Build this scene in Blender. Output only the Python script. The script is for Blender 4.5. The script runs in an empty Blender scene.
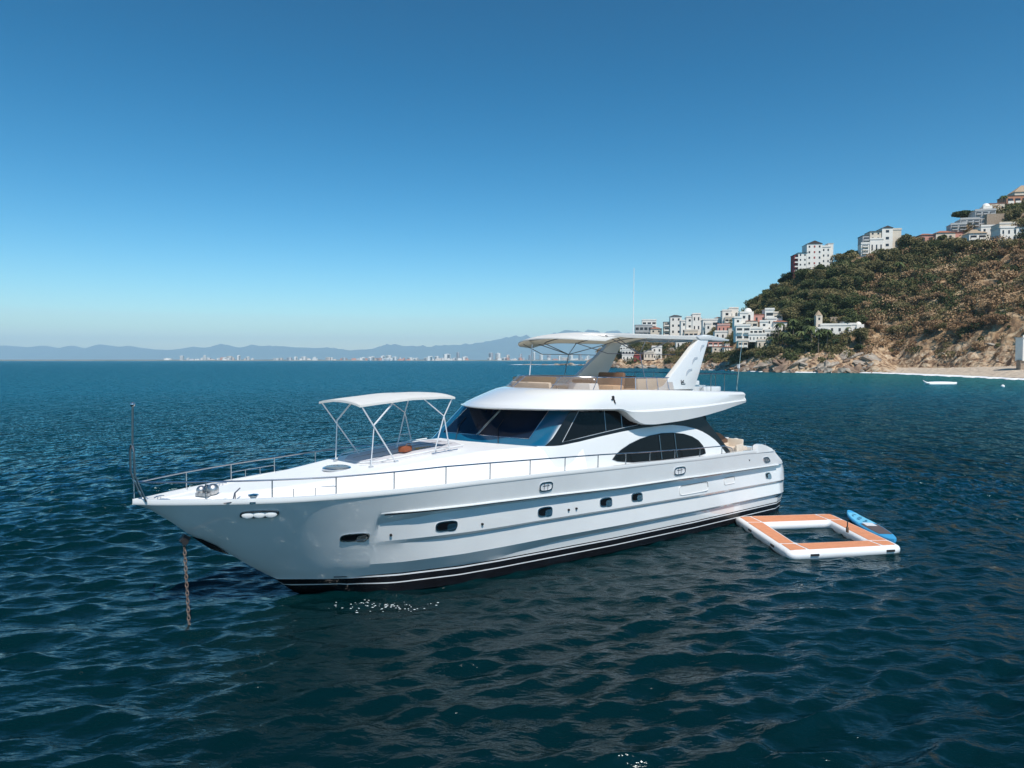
import bpy, bmesh, math, random
import numpy as np
from mathutils import Vector, Matrix
R = math.radians
rnd = random.Random(7)
sc = bpy.context.scene
col = sc.collection

# ------------------------------------------------------------------ camera, sky, sun, exposure
CH = 6.4                       # drone height above the water
FPX = 700.0
PITCH = math.atan(24 / FPX)
cam_d = bpy.data.cameras.new('camera')
cam = bpy.data.objects.new('camera', cam_d)
col.objects.link(cam)
cam.location = (0, 0, CH)
cam.rotation_euler = (math.pi / 2 - PITCH, 0, 0)
cam_d.sensor_width = 36
cam_d.lens = FPX / 1024 * 36
cam_d.clip_start = .1
cam_d.clip_end = 120000
sc.camera = cam

SUN_EL = 56
sx, sy = .34, -.94
SUN_ROT = math.atan2(sx, sy)
world = bpy.data.worlds.new('World')
sc.world = world
world.use_nodes = True
wn = world.node_tree
bg = wn.nodes['Background']
sky = wn.nodes.new('ShaderNodeTexSky')
sky.sky_type = 'NISHITA'
sky.sun_disc = False
sky.sun_elevation = R(SUN_EL)
sky.sun_rotation = SUN_ROT
sky.altitude = 0
sky.air_density = 1.0
sky.dust_density = .2
sky.ozone_density = 3.0
gam = wn.nodes.new('ShaderNodeGamma')
gam.inputs[1].default_value = 1.62
hs = wn.nodes.new('ShaderNodeHueSaturation')
hs.inputs['Hue'].default_value = .480
hs.inputs['Saturation'].default_value = 1.20
wn.links.new(sky.outputs[0], gam.inputs[0])
wn.links.new(gam.outputs[0], hs.inputs['Color'])
wn.links.new(hs.outputs[0], bg.inputs[0])
bg.inputs[1].default_value = .041
sun_d = bpy.data.lights.new('sun', 'SUN')
sun = bpy.data.objects.new('sun', sun_d)
col.objects.link(sun)
sun_d.energy = 4.7
sun_d.angle = R(.5)
sun_d.color = (1, .95, .88)
h = math.hypot(sx, sy)
sdir = Vector((sx / h * math.cos(R(SUN_EL)), sy / h * math.cos(R(SUN_EL)), math.sin(R(SUN_EL))))
sun.rotation_euler = sdir.to_track_quat('Z', 'Y').to_euler()
sun.location = (0, 0, 200)
vs = sc.view_settings
vs.view_transform = 'Standard'
vs.look = 'None'
vs.gamma = 1
vs.use_curve_mapping = False
vs.exposure = 0
sc.cycles.use_denoising = True
sc.cycles.volume_bounces = 1
sc.cycles.max_bounces = 8
sc.cycles.sample_clamp_direct = 5
sc.cycles.sample_clamp_indirect = 4

# ------------------------------------------------------------------ helpers
def S(x, a, b):
    t = min(max((x - a) / (b - a), 0), 1)
    return t * t * (3 - 2 * t)
def I(x, xs, ys):
    return float(np.interp(x, xs, ys))

def mat(name, c, rough=.5, metal=0, var=.06, vscale=3, bump=0, bscale=20, coat=0, spec=.5, alpha=1, trans=0, ior=1.45, c2=None):
    m = bpy.data.materials.new(name)
    m.use_nodes = True
    n = m.node_tree
    b = n.nodes['Principled BSDF']
    tc = n.nodes.new('ShaderNodeTexCoord')
    nz = n.nodes.new('ShaderNodeTexNoise')
    nz.inputs['Scale'].default_value = vscale
    nz.inputs['Detail'].default_value = 5
    n.links.new(tc.outputs['Object'], nz.inputs[0])
    rp = n.nodes.new('ShaderNodeValToRGB')
    rp.color_ramp.elements[0].position = .3
    rp.color_ramp.elements[1].position = .7
    d = c2 if c2 else tuple(x * (1 - var) for x in c)
    u = c if c2 else tuple(min(1, x * (1 + var)) for x in c)
    rp.color_ramp.elements[0].color = (*d, 1)
    rp.color_ramp.elements[1].color = (*u, 1)
    n.links.new(nz.outputs[0], rp.inputs[0])
    n.links.new(rp.outputs[0], b.inputs['Base Color'])
    b.inputs['Roughness'].default_value = rough
    b.inputs['Metallic'].default_value = metal
    b.inputs['Coat Weight'].default_value = coat
    b.inputs['Coat Roughness'].default_value = .05
    b.inputs['Specular IOR Level'].default_value = spec
    b.inputs['Alpha'].default_value = alpha
    b.inputs['Transmission Weight'].default_value = trans
    b.inputs['IOR'].default_value = ior
    if bump:
        nb = n.nodes.new('ShaderNodeTexNoise')
        nb.inputs['Scale'].default_value = bscale
        nb.inputs['Detail'].default_value = 6
        n.links.new(tc.outputs['Object'], nb.inputs[0])
        bp = n.nodes.new('ShaderNodeBump')
        bp.inputs['Strength'].default_value = bump
        bp.inputs['Distance'].default_value = .1
        n.links.new(nb.outputs[0], bp.inputs['Height'])
        n.links.new(bp.outputs[0], b.inputs['Normal'])
    return m

def tag(o, label=None, cat=None, group=None, kind=None):
    if label: o['label'] = label
    if cat: o['category'] = cat
    if group: o['group'] = group
    if kind: o['kind'] = kind
    return o
def empty(name, loc=(0, 0, 0), rz=0, label=None, cat=None, group=None):
    o = bpy.data.objects.new(name, None)
    col.objects.link(o)
    o.location = loc
    o.rotation_euler = (0, 0, rz)
    o.empty_display_size = .2
    return tag(o, label, cat, group)

class MB:
    """collects shapes, links them as ONE mesh object"""
    def __init__(s):
        s.v = []; s.f = []; s.mi = []
    def add(s, vs, fs, mi=0):
        o = len(s.v)
        s.v += [tuple(p) for p in vs]
        for f in fs:
            s.f.append([i + o for i in f]); s.mi.append(mi)
        return s
    def box(s, c, d, rz=0, mi=0, M=None, top=1.0):
        vs = []
        for z in (-.5, .5):
            k = top if z > 0 else 1
            for x, y in ((-.5, -.5), (.5, -.5), (.5, .5), (-.5, .5)):
                p = Vector((x * d[0] * k, y * d[1] * k, z * d[2]))
                if M is not None: p = M @ p
                else:
                    p = Matrix.Rotation(rz, 3, 'Z') @ p
                vs.append(tuple(p + Vector(c)))
        return s.add(vs, [(3, 2, 1, 0), (4, 5, 6, 7), (0, 1, 5, 4), (1, 2, 6, 5), (2, 3, 7, 6), (3, 0, 4, 7)], mi)
    def tube(s, pts, r, n=8, mi=0, closed=False, r2=None):
        pts = [Vector(p) for p in pts]
        N = len(pts); rings = []
        pu = None
        for i, p in enumerate(pts):
            if closed: d = (pts[(i + 1) % N] - pts[i - 1])
            else: d = pts[min(i + 1, N - 1)] - pts[max(i - 1, 0)]
            d.normalize()
            if pu is None:
                a = Vector((0, 0, 1)) if abs(d.z) < .9 else Vector((1, 0, 0))
                u = d.cross(a).normalized()
            else:
                u = (pu - d * pu.dot(d)).normalized()
            pu = u
            w = d.cross(u)
            rr = r if r2 is None else r + (r2 - r) * i / (N - 1)
            rings.append([p + (u * math.cos(2 * math.pi * k / n) + w * math.sin(2 * math.pi * k / n)) * rr for k in range(n)])
        vs = [p for q in rings for p in q]
        fs = []
        M = N if closed else N - 1
        for i in range(M):
            j = (i + 1) % N
            for k in range(n):
                l = (k + 1) % n
                fs.append((i * n + k, i * n + l, j * n + l, j * n + k))
        if not closed:
            fs.append(tuple(range(n))[::-1]); fs.append(tuple((N - 1) * n + k for k in range(n)))
        return s.add(vs, fs, mi)
    def grid(s, rows, mi=0, closed_u=False, cap=False):
        nu = len(rows[0]); vs = [p for r in rows for p in r]; fs = []
        for i in range(len(rows) - 1):
            for j in range(nu if closed_u else nu - 1):
                k = (j + 1) % nu
                fs.append((i * nu + j, i * nu + k, (i + 1) * nu + k, (i + 1) * nu + j))
        return s.add(vs, fs, mi)
    def prism(s, poly, off, mi=0):
        """poly: 3D loop, off: extrusion vector"""
        n = len(poly); off = Vector(off)
        a = [Vector(p) for p in poly]; b = [p + off for p in a]
        return s.add(a + b, [tuple(range(n)), tuple(range(2 * n - 1, n - 1, -1))] + [(i, i + n, (i + 1) % n + n, (i + 1) % n) for i in range(n)], mi)
    def sphere(s, c, r, nu=12, nv=8, mi=0, sc_=(1, 1, 1), z0=-1):
        rows = []
        for i in range(nv + 1):
            th = -math.pi / 2 + math.pi * i / nv
            zz = max(math.sin(th), z0)
            rr = math.cos(th)
            rows.append([(c[0] + r * sc_[0] * rr * math.cos(2 * math.pi * k / nu), c[1] + r * sc_[1] * rr * math.sin(2 * math.pi * k / nu), c[2] + r * sc_[2] * zz) for k in range(nu)])
        return s.grid(rows, mi, closed_u=True)
    def build(s, name, m, parent=None, smooth=True, angle=35, bevel=0, weld=True, loc=None):
        me = bpy.data.meshes.new(name)
        me.from_pydata(s.v, [], s.f)
        ms = m if isinstance(m, (list, tuple)) else [m]
        for x in ms: me.materials.append(x)
        me.polygons.foreach_set('material_index', s.mi)
        bm = bmesh.new(); bm.from_mesh(me)
        if weld: bmesh.ops.remove_doubles(bm, verts=bm.verts, dist=.0004)
        bmesh.ops.recalc_face_normals(bm, faces=bm.faces)
        if bevel:
            es = [e for e in bm.edges if len(e.link_faces) == 2 and e.calc_face_angle(0) > .5]
            bmesh.ops.bevel(bm, geom=es, offset=bevel, segments=2, affect='EDGES', profile=.6, clamp_overlap=True)
        if smooth:
            for f in bm.faces: f.smooth = True
            for e in bm.edges:
                e.smooth = not (len(e.link_faces) == 2 and e.calc_face_angle(0) > R(angle))
        bm.to_mesh(me); bm.free()
        o = bpy.data.objects.new(name, me)
        col.objects.link(o)
        if parent: o.parent = parent
        if loc: o.location = loc
        return o
def copy_tree(o, parent=None):
    c = o.copy(); col.objects.link(c)
    if parent is not None: c.parent = parent
    for ch in [k for k in o.children]:
        copy_tree(ch, c)
    return c

# materials ---------------------------------------------------------
M = {}
M['gel'] = mat('white gelcoat', (.74, .74, .725), .2, coat=.7, var=.012, vscale=1.2)
M['hullgel'] = mat('glossy hull gelcoat', (.76, .765, .755), .10, coat=1, var=.03, vscale=.9)
M['hullgel'].node_tree.nodes['Principled BSDF'].inputs['Coat IOR'].default_value = 1.85
M['alu'] = mat('white painted tube', (.66, .67, .69), .35, var=.03)
M['railsteel'] = mat('rail steel', (.5, .5, .51), .24, metal=1, var=.1, vscale=6)
M['geldeck'] = mat('white deck gelcoat', (.82, .82, .81), .4, var=.02, vscale=4, bump=.02, bscale=60)
M['black'] = mat('black boot paint', (.008, .008, .010), .22, var=.2)
M['stripe'] = mat('white stripe', (.75, .75, .75), .3)
M['glassblk'] = mat('black tinted glass', (.006, .007, .009), .12, spec=.22, var=.1)
M['surround'] = mat('reflection blue windscreen surround', (.006, .095, .18), .12, coat=.8, var=.05)  # glossy black part; reflected sky and sea blue is put into its colour
M['pane'] = mat('dark window pane', (.004, .013, .032), .05, spec=.35, var=.1)
M['trim'] = mat('grey window trim', (.30, .31, .32), .35, metal=.6, var=.05)
M['steel'] = mat('polished steel', (.62, .63, .65), .16, metal=1, var=.04, vscale=8)
M['steeld'] = mat('weathered steel', (.28, .28, .29), .3, metal=1, var=.1, vscale=8)
M['canvas'] = mat('white canvas', (.80, .80, .78), .85, var=.03, vscale=5, bump=.08, bscale=12)
def translucent(m, w, c):
    n = m.node_tree; b = n.nodes['Principled BSDF']; o = [q for q in n.nodes if q.type == 'OUTPUT_MATERIAL'][0]
    t = n.nodes.new('ShaderNodeBsdfTranslucent'); t.inputs[0].default_value = (*c, 1)
    x = n.nodes.new('ShaderNodeMixShader'); x.inputs[0].default_value = w
    n.links.new(b.outputs[0], x.inputs[1]); n.links.new(t.outputs[0], x.inputs[2]); n.links.new(x.outputs[0], o.inputs[0])
M['cream'] = mat('cream canvas', (.72, .68, .58), .85, var=.05, vscale=4, bump=.08, bscale=10)
translucent(M['canvas'], .34, (.88, .84, .76)); translucent(M['cream'], .60, (.90, .82, .68))
M['pad'] = mat('grey sun pad fabric', (.52, .51, .53), .9, var=.05, bump=.1, bscale=30)
M['tan'] = mat('tan upholstery', (.55, .36, .22), .7, var=.08)
M['brown'] = mat('brown upholstery', (.20, .11, .065), .7, var=.1)
M['beige'] = mat('beige upholstery', (.66, .56, .45), .75, var=.06)
M['orange'] = mat('orange foam deck', (.64, .26, .13), .85, var=.08, vscale=6, bump=.15, bscale=80)
M['pvc'] = mat('white pvc tube', (.80, .80, .79), .38, var=.02)
M['rubber'] = mat('black rubber', (.02, .02, .022), .6)
M['chain'] = mat('rusty galvanised chain', (.20, .17, .15), .6, metal=.3, c2=(.11, .055, .035), vscale=14, bump=.2)
M['blue'] = mat('blue board foam', (.05, .34, .62), .45, var=.08)
M['lblue'] = mat('pale blue board', (.16, .52, .72), .45, var=.08)
M['pump'] = mat('dark board traction pad', (.10, .08, .08), .8, var=.1)
M['hatch'] = mat('smoked hatch glass', (.16, .20, .22), .1, var=.1)
M['ventgrey'] = mat('recess grey', (.42, .46, .50), .5)
M['strake_shade'] = mat('painted strake shadow', (.03, .045, .06), .5)  # navy tone of the shadow under the rubbing strake, painted as a strip
M['red'] = mat('red lens', (.5, .05, .03), .3)
m = M['flyglass'] = mat('brown tinted acrylic', (.40, .26, .17), .05, alpha=.34, var=.05)

# ------------------------------------------------------------------ the water
def build_water():
    def axis(a, b, d, far0, far1, g):
        xs = list(np.arange(a, b, d)); st = d; x = xs[-1]; out = []
        while x < far1:
            st = min(st * g, 1500); x += st; out.append(x)
        st = d; x = a; inn = []
        while x > far0:
            st = min(st * g, 1500); x -= st; inn.append(x)
        return np.array(inn[::-1] + xs + out)
    X = axis(-18, 24, .125, -26000, 26000, 1.022)
    Y = axis(8, 34, .085, -3000, 30000, 1.018)
    dx = np.gradient(X); dy = np.gradient(Y)
    gx, gy = np.meshgrid(X, Y)
    sp = np.maximum(*np.meshgrid(dx, dy))
    rs = np.random.RandomState(5)
    z = np.zeros_like(gx); hx = np.zeros_like(gx); hy = np.zeros_like(gx)
    N = 130
    lam = np.exp(rs.uniform(np.log(.27), np.log(1.9), N))
    th = R(104) + rs.normal(0, .46, N)
    amp = .0098 * lam ** .85 * rs.uniform(.5, 1.2, N) * np.where(lam > .95, .55, 1)
    ph = rs.uniform(0, 6.28, N)
    for l, t, a, p in zip(lam, th, amp, ph):
        k = 6.2832 / l
        att = np.clip((l / sp - 2.6) / 2.4, 0, 1)
        ar = k * (gx * math.cos(t) + gy * math.sin(t)) + p
        z += att * a * np.sin(ar)
        q = .7 * a
        hx += att * q * math.cos(t) * np.cos(ar); hy += att * q * math.sin(t) * np.cos(ar)
    # patches of calmer and rougher water
    pm = .8 + .35 * np.sin(gx * .11 + 1.3 * np.sin(gy * .05)) * np.sin(gy * .13 + .7)
    v = np.stack([gx + hx * pm, gy + hy * pm, z * pm], -1).reshape(-1, 3)
    nx, ny = len(X), len(Y)
    idx = np.arange(nx * ny).reshape(ny, nx)
    f = np.stack([idx[:-1, :-1], idx[:-1, 1:], idx[1:, 1:], idx[1:, :-1]], -1).reshape(-1, 4)
    me = bpy.data.meshes.new('sea')
    me.vertices.add(len(v)); me.vertices.foreach_set('co', v.ravel().astype(np.float32))
    me.loops.add(f.size); me.loops.foreach_set('vertex_index', f.ravel().astype(np.int32))
    me.polygons.add(len(f)); me.polygons.foreach_set('loop_start', np.arange(0, f.size, 4, dtype=np.int32))
    me.polygons.foreach_set('use_smooth', np.ones(len(f), bool))
    me.update(calc_edges=True)
    o = bpy.data.objects.new('sea', me); col.objects.link(o)
    m = bpy.data.materials.new('sea water'); m.use_nodes = True
    n = m.node_tree; b = n.nodes['Principled BSDF']
    b.inputs['Roughness'].default_value = .06
    b.inputs['IOR'].default_value = 1.333
    geo = n.nodes.new('ShaderNodeNewGeometry')
    sep = n.nodes.new('ShaderNodeSeparateXYZ')
    n.links.new(geo.outputs['Position'], sep.inputs[0])
    big = n.nodes.new('ShaderNodeTexNoise'); big.inputs['Scale'].default_value = .035; big.inputs['Detail'].default_value = 3
    n.links.new(geo.outputs['Position'], big.inputs[0])
    rp = n.nodes.new('ShaderNodeValToRGB')
    rp.color_ramp.elements[0].position = .35; rp.color_ramp.elements[0].color = (.0004, .0105, .0125, 1)
    rp.color_ramp.elements[1].position = .7; rp.color_ramp.elements[1].color = (.0006, .0175, .021, 1)
    n.links.new(big.outputs[0], rp.inputs[0])
    # shallow turquoise over sand close to the beach: distance from a point on the beach
    sh = n.nodes.new('ShaderNodeVectorMath'); sh.operation = 'DISTANCE'
    sh.inputs[1].default_value = (215, 250, 0)
    n.links.new(geo.outputs['Position'], sh.inputs[0])
    mr = n.nodes.new('ShaderNodeMapRange')
    mr.inputs[1].default_value = 60; mr.inputs[2].default_value = 190
    mr.inputs[3].default_value = 1; mr.inputs[4].default_value = 0
    n.links.new(sh.outputs['Value'], mr.inputs[0])
    mx = n.nodes.new('ShaderNodeMix'); mx.data_type = 'RGBA'
    n.links.new(mr.outputs[0], mx.inputs[0])
    n.links.new(rp.outputs[0], mx.inputs[6]); mx.inputs[7].default_value = (.012, .13, .13, 1)
    # open water away from the anchorage: bluer, and with more unresolved ripples
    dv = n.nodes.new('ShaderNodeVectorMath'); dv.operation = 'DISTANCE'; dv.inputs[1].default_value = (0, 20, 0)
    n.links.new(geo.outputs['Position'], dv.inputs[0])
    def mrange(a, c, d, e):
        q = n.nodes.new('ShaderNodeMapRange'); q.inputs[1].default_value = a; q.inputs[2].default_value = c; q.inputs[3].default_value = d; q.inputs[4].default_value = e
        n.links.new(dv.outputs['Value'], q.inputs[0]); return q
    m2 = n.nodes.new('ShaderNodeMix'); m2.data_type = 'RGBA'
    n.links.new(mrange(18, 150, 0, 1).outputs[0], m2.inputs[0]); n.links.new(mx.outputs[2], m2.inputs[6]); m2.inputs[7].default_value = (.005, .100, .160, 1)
    # sandy shallows keep their turquoise
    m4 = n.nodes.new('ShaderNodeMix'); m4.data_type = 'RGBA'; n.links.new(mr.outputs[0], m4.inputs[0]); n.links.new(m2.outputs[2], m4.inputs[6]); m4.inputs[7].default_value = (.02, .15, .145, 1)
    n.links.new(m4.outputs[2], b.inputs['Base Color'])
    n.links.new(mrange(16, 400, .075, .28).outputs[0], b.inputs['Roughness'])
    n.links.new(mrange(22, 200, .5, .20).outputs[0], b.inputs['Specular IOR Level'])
    mp = n.nodes.new('ShaderNodeMapping'); mp.inputs['Rotation'].default_value = (0, 0, R(18)); mp.inputs['Scale'].default_value = (.6, 1.35, 1)
    n.links.new(geo.outputs['Position'], mp.inputs[0])
    n1 = n.nodes.new('ShaderNodeTexNoise'); n1.inputs['Scale'].default_value = 3.6; n1.inputs['Detail'].default_value = 4; n1.inputs['Distortion'].default_value = .3
    n2 = n.nodes.new('ShaderNodeTexNoise'); n2.inputs['Scale'].default_value = .9; n2.inputs['Detail'].default_value = 4; n2.inputs['Distortion'].default_value = .4
    n.links.new(mp.outputs[0], n1.inputs[0]); n.links.new(mp.outputs[0], n2.inputs[0])
    n3 = n.nodes.new('ShaderNodeTexNoise'); n3.inputs['Scale'].default_value = 1; n3.inputs['Detail'].default_value = 3; n3.inputs['Roughness'].default_value = .6; n3.inputs['Distortion'].default_value = .2
    mp3 = n.nodes.new('ShaderNodeMapping'); mp3.inputs['Rotation'].default_value = (0, 0, R(7)); mp3.inputs['Scale'].default_value = (.42, .24, 1)
    n.links.new(geo.outputs['Position'], mp3.inputs[0]); n.links.new(mp3.outputs[0], n3.inputs[0])
    b3 = n.nodes.new('ShaderNodeBump'); b3.inputs['Strength'].default_value = 1; n.links.new(mrange(14, 60, .25, 5.5).outputs[0], b3.inputs['Distance'])
    n.links.new(n3.outputs[0], b3.inputs['Height'])
    b1 = n.nodes.new('ShaderNodeBump'); b1.inputs['Strength'].default_value = 1; b1.inputs['Distance'].default_value = .05
    b2 = n.nodes.new('ShaderNodeBump'); b2.inputs['Strength'].default_value = 1; b2.inputs['Distance'].default_value = .13
    n.links.new(n1.outputs[0], b1.inputs['Height']); n.links.new(n2.outputs[0], b2.inputs['Height'])
    n.links.new(b3.outputs[0], b2.inputs['Normal']); n.links.new(b2.outputs[0], b1.inputs['Normal']); n.links.new(b1.outputs[0], b.inputs['Normal'])
    # wind roughened open water: wave faces hide the grazing mirror, so its reflectance is capped
    out = [q for q in n.nodes if q.type == 'OUTPUT_MATERIAL'][0]
    df = n.nodes.new('ShaderNodeBsdfDiffuse'); n.links.new(m4.outputs[2], df.inputs[0]); n.links.new(b1.outputs[0], df.inputs['Normal'])
    gl = n.nodes.new('ShaderNodeBsdfGlossy'); gl.inputs['Color'].default_value = (.42, .84, 1, 1); gl.inputs['Roughness'].default_value = .12; n.links.new(b1.outputs[0], gl.inputs['Normal'])
    fr = n.nodes.new('ShaderNodeFresnel'); fr.inputs[0].default_value = 1.33; n.links.new(b1.outputs[0], fr.inputs['Normal'])
    mn = n.nodes.new('ShaderNodeMath'); mn.operation = 'MULTIPLY'; mn.inputs[1].default_value = .85; n.links.new(fr.outputs[0], mn.inputs[0])
    sx_ = n.nodes.new('ShaderNodeMixShader'); n.links.new(mn.outputs[0], sx_.inputs[0]); n.links.new(df.outputs[0], sx_.inputs[1]); n.links.new(gl.outputs[0], sx_.inputs[2])
    fx = n.nodes.new('ShaderNodeMixShader'); n.links.new(mrange(5, 42, 0, 1).outputs[0], fx.inputs[0]); n.links.new(b.outputs[0], fx.inputs[1]); n.links.new(sx_.outputs[0], fx.inputs[2])
    n.links.new(fx.outputs[0], out.inputs[0])
    me.materials.append(m)
    tag(o, 'deep teal choppy sea filling the lower half of the view', 'sea', kind='structure')
build_water()

# ------------------------------------------------------------------ far shore and mountains
def az(px, d):
    """a point on the map: bearing of a landmark in the view, distance d"""
    return (px - 512) / FPX * d
def build_far():
    rs = np.random.RandomState(3)
    def ridge(name, D, depth, prof, c, label, nx=220, ny=26):
        xs = np.linspace(prof[0][0], prof[-1][0], nx)
        ph = np.interp(xs, [p[0] for p in prof], [p[1] for p in prof])
        rows = []
        fr = [(rs.uniform(.02, .3), rs.uniform(0, 6), rs.uniform(0, 6)) for _ in range(14)]
        for j in range(ny):
            v = j / (ny - 1)
            env = math.sin(math.pi * min(v, 1) ** .8) ** .9
            d = D + depth * v
            row = []
            for x, p in zip(xs, ph):
                X = az(x, D); hh = (360 - p) / FPX * (D + depth * .45)
                nse = sum(math.sin(x * f * (1 + .3 * j / ny) + a + v * 9 * math.sin(b)) * .05 / (1 + f * 6) for f, a, b in fr)
                row.append((X * (1 + .0 * v), d, max(-5, hh * env * (1 + nse * 1.6) - 5 * (1 - env))))
            rows.append(row)
        o = MB().grid(rows).build(name, c, smooth=True, weld=False, angle=80)
        tag(o, label, 'mountains', kind='structure')
    mt = mat('hazy forest mountain', (.05, .07, .05), .9, var=.3, vscale=.002)
    ridge('mountains', 27500, 6000, [(-700, 345), (-300, 350), (0, 347), (35, 348), (62, 346), (100, 348), (125, 350), (160, 348), (200, 347), (240, 346), (262, 346.5), (300, 349), (345, 350), (372, 347), (386, 346), (410, 348), (440, 346), (480, 343), (515, 340), (550, 337), (590, 335), (640, 336), (700, 338), (800, 340), (1200, 340), (1700, 345)], mt, 'low blue mountain range fading in haze across the bay')
    # flat coast strip
    rows = []
    for (d, z) in ((5600, -1), (5605, 2.5), (5900, 6), (7500, 9), (7900, -2)):
        rows.append([(az(p, 5600), d + 130 * math.sin(p * .02), z * (1 + .3 * math.sin(p * .13))) for p in range(-500, 1300, 12)])
    o = MB().grid(rows).build('coast', mat('far sandy coast', (.34, .30, .24), .9, c2=(.08, .10, .06), vscale=.006), weld=False)
    tag(o, 'thin pale strip of coast along the horizon', 'coast', kind='structure')
    wl = [mat('far tower %d' % i, c, .7, var=.1, vscale=.05) for i, c in enumerate([(.74, .72, .68), (.55, .55, .56), (.66, .56, .48), (.42, .42, .44), (.58, .30, .22)])]
    wd = mat('far tower windows', (.12, .15, .18), .3)
    lst = []
    for (x, w, t, k) in [(182, 3, 355, 0), (205, 2.5, 354.5, 0), (230, 5, 355.5, 2), (239, 3, 354.5, 0), (248, 3, 356, 0), (296, 3, 356, 0), (304, 5, 356, 0), (315, 3, 356.5, 0),
                         (372, 6, 356, 0), (383, 4, 355, 0), (389, 5, 354.5, 0), (395, 4, 356, 0), (430, 5, 355.5, 0), (437, 4, 355.5, 0), (447, 6, 353, 0), (458, 2.5, 351, 3), (465, 5, 356, 0),
                         (491, 4, 351.5, 3), (498, 5, 352, 0), (508, 3, 354, 2), (521, 2.5, 353, 3), (530, 3, 354, 3), (534, 2.5, 351, 0), (541, 4, 353.5, 0), (549, 4, 354, 3), (560, 3, 355, 0), (571, 4, 354, 0), (580, 3, 353, 3), (588, 3, 355, 0)]:
        lst.append((x, w, t, k))
    for i in range(100):
        x = rnd.uniform(158, 600)
        lst.append((x, rnd.uniform(2, 6), rnd.uniform(356.8, 358.9), rnd.choice([0, 0, 1, 2, 4, 0])))
    tallab = {182: 'leftmost tall white hotel block on the far shore', 458: 'slim grey tower left of the canopy on the far shore', 491: 'grey tower just left of the white broad block on the far shore', 447: 'broad white stepped tower beside the slim grey tower on the far shore'}
    for x, w, t, k in lst:
        D = 5680 + rnd.uniform(0, 250)
        W = w / FPX * D; Hh = (360 - t) / FPX * D * .88 + 2
        b = MB().box((0, 0, Hh / 2), (W, W * .7, Hh), rz=rnd.uniform(-.3, .3))
        b.box((W * .1, 0, Hh + 1.2), (W * .4, W * .4, 2.4))
        if Hh > 18:
            for q in range(int(Hh // 4)):
                b.box((0, -.0, 2.2 + q * 4), (W * 1.02, W * .72, 1.2), mi=1)
        o = b.build('hotel_tower' if Hh > 25 else 'shore_building', [wl[k], wd], smooth=False, loc=(az(x, D), D, 2))
        if x in tallab: tag(o, tallab[x], 'hotel tower', 'buildings along the far shore')
        elif Hh > 25: tag(o, 'hazy hotel tower among the high rises on the far shore', 'hotel tower', 'hazy hotel towers on the far shore')
        else: tag(o, 'small low building between the towers of the far shore', 'building', 'low buildings on the far shore')
build_far()

# ------------------------------------------------------------------ the motor yacht (bow at local origin, +x aft, port = -y)
YH = R(38.3)
YO = (-9.0666, 16.6400, 0)
yacht = empty('motor_yacht', YO, YH, 'large white motor yacht with flybridge lying at anchor, bow to the left', 'yacht')
def P(s, t, z):
    return (s, -t, z)
def y2w(s, t, z):
    c, q = math.cos(YH), math.sin(YH)
    return (YO[0] + s * c + t * q, YO[1] + s * q - t * c, z)
def bs(s):
    b = 3.0 * (1 - (1 - min(max(s, 0), 11) / 11) ** 3.0)
    if s > 18: b -= (s - 18) / 6 * .25
    if s > 23.8: b -= .26 * ((s - 23.8) / .55) ** 2.4
    return max(b, .0)
def tb(s):
    b = I(s, [3.3, 3.6, 3.9, 4.4, 4.95, 6.2, 7.9, 9.2, 11.4, 13.8, 18, 23.6, 24.35], [0, .22, .45, .83, 1.2, 1.75, 2.2, 2.35, 2.5, 2.65, 2.75, 2.66, 2.42])
    return b
def z0(s): return I(s, [0, .4, 3, 8, 10.5, 13, 15.5, 18, 21, 23], [2.97, 2.95, 2.92, 2.96, 2.93, 2.87, 2.83, 2.77, 2.72, 2.66])
def zb(s): return .57 - .12 * min(s, 24) / 24
st_s = [0, .34, .87, 1.26, 2.02, 2.78, 3.31, 3.91, 4.6, 6, 9]
st_z = [2.96, 2.80, 2.37, 2.01, 1.53, .92, .55, .02, -.35, -.7, -.9]
def lo(s): return I(s, st_s, st_z)
def hsmooth(s, z):
    l = lo(s)
    if s < 3.35:
        v = (z - l) / (z0(s) - l + 1e-6); v = min(max(v, 0), 1.1)
        return bs(s) * v ** .8
    if z >= zb(s):
        v = (z - zb(s)) / (z0(s) - zb(s)); v = min(v, 1.1)
        return tb(s) + (bs(s) - tb(s)) * v ** .85
    v = max(0, (z - l) / (zb(s) - l))
    return tb(s) * v ** (.8 if s < 5 else .5)
def kn(s):
    """knuckle heights L1,L1b,L2,L2b,L3,L3b"""
    return [I(s, [0, 5.2, 8.7, 10.4, 13.8, 17, 23.7], [2.41, 2.41, 2.38, 2.34, 2.23, 2.20, 2.06]),
            I(s, [0, 5.4, 7, 8.7, 10.4, 13.8, 17, 23.7], [2.08, 2.08, 2.22, 2.23, 2.19, 2.10, 2.06, 1.98]),
            I(s, [0, 5.2, 10.5, 17, 24], [1.60, 1.58, 1.57, 1.48, 1.35]),
            I(s, [0, 5.2, 6, 10.5, 17, 24], [1.40, 1.40, 1.46, 1.47, 1.38, 1.25]),
            I(s, [0, 5, 11, 17, 24], [.90, .90, .95, .90, .82]),
            I(s, [0, 8.6, 9.2, 11.4, 17, 24], [.50, .50, .58, .75, .79, .72])]
FR_ = [0, .07, .35, .38, .64, .67, .98, 1]          # share of the flare used up at each knuckle
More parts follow.
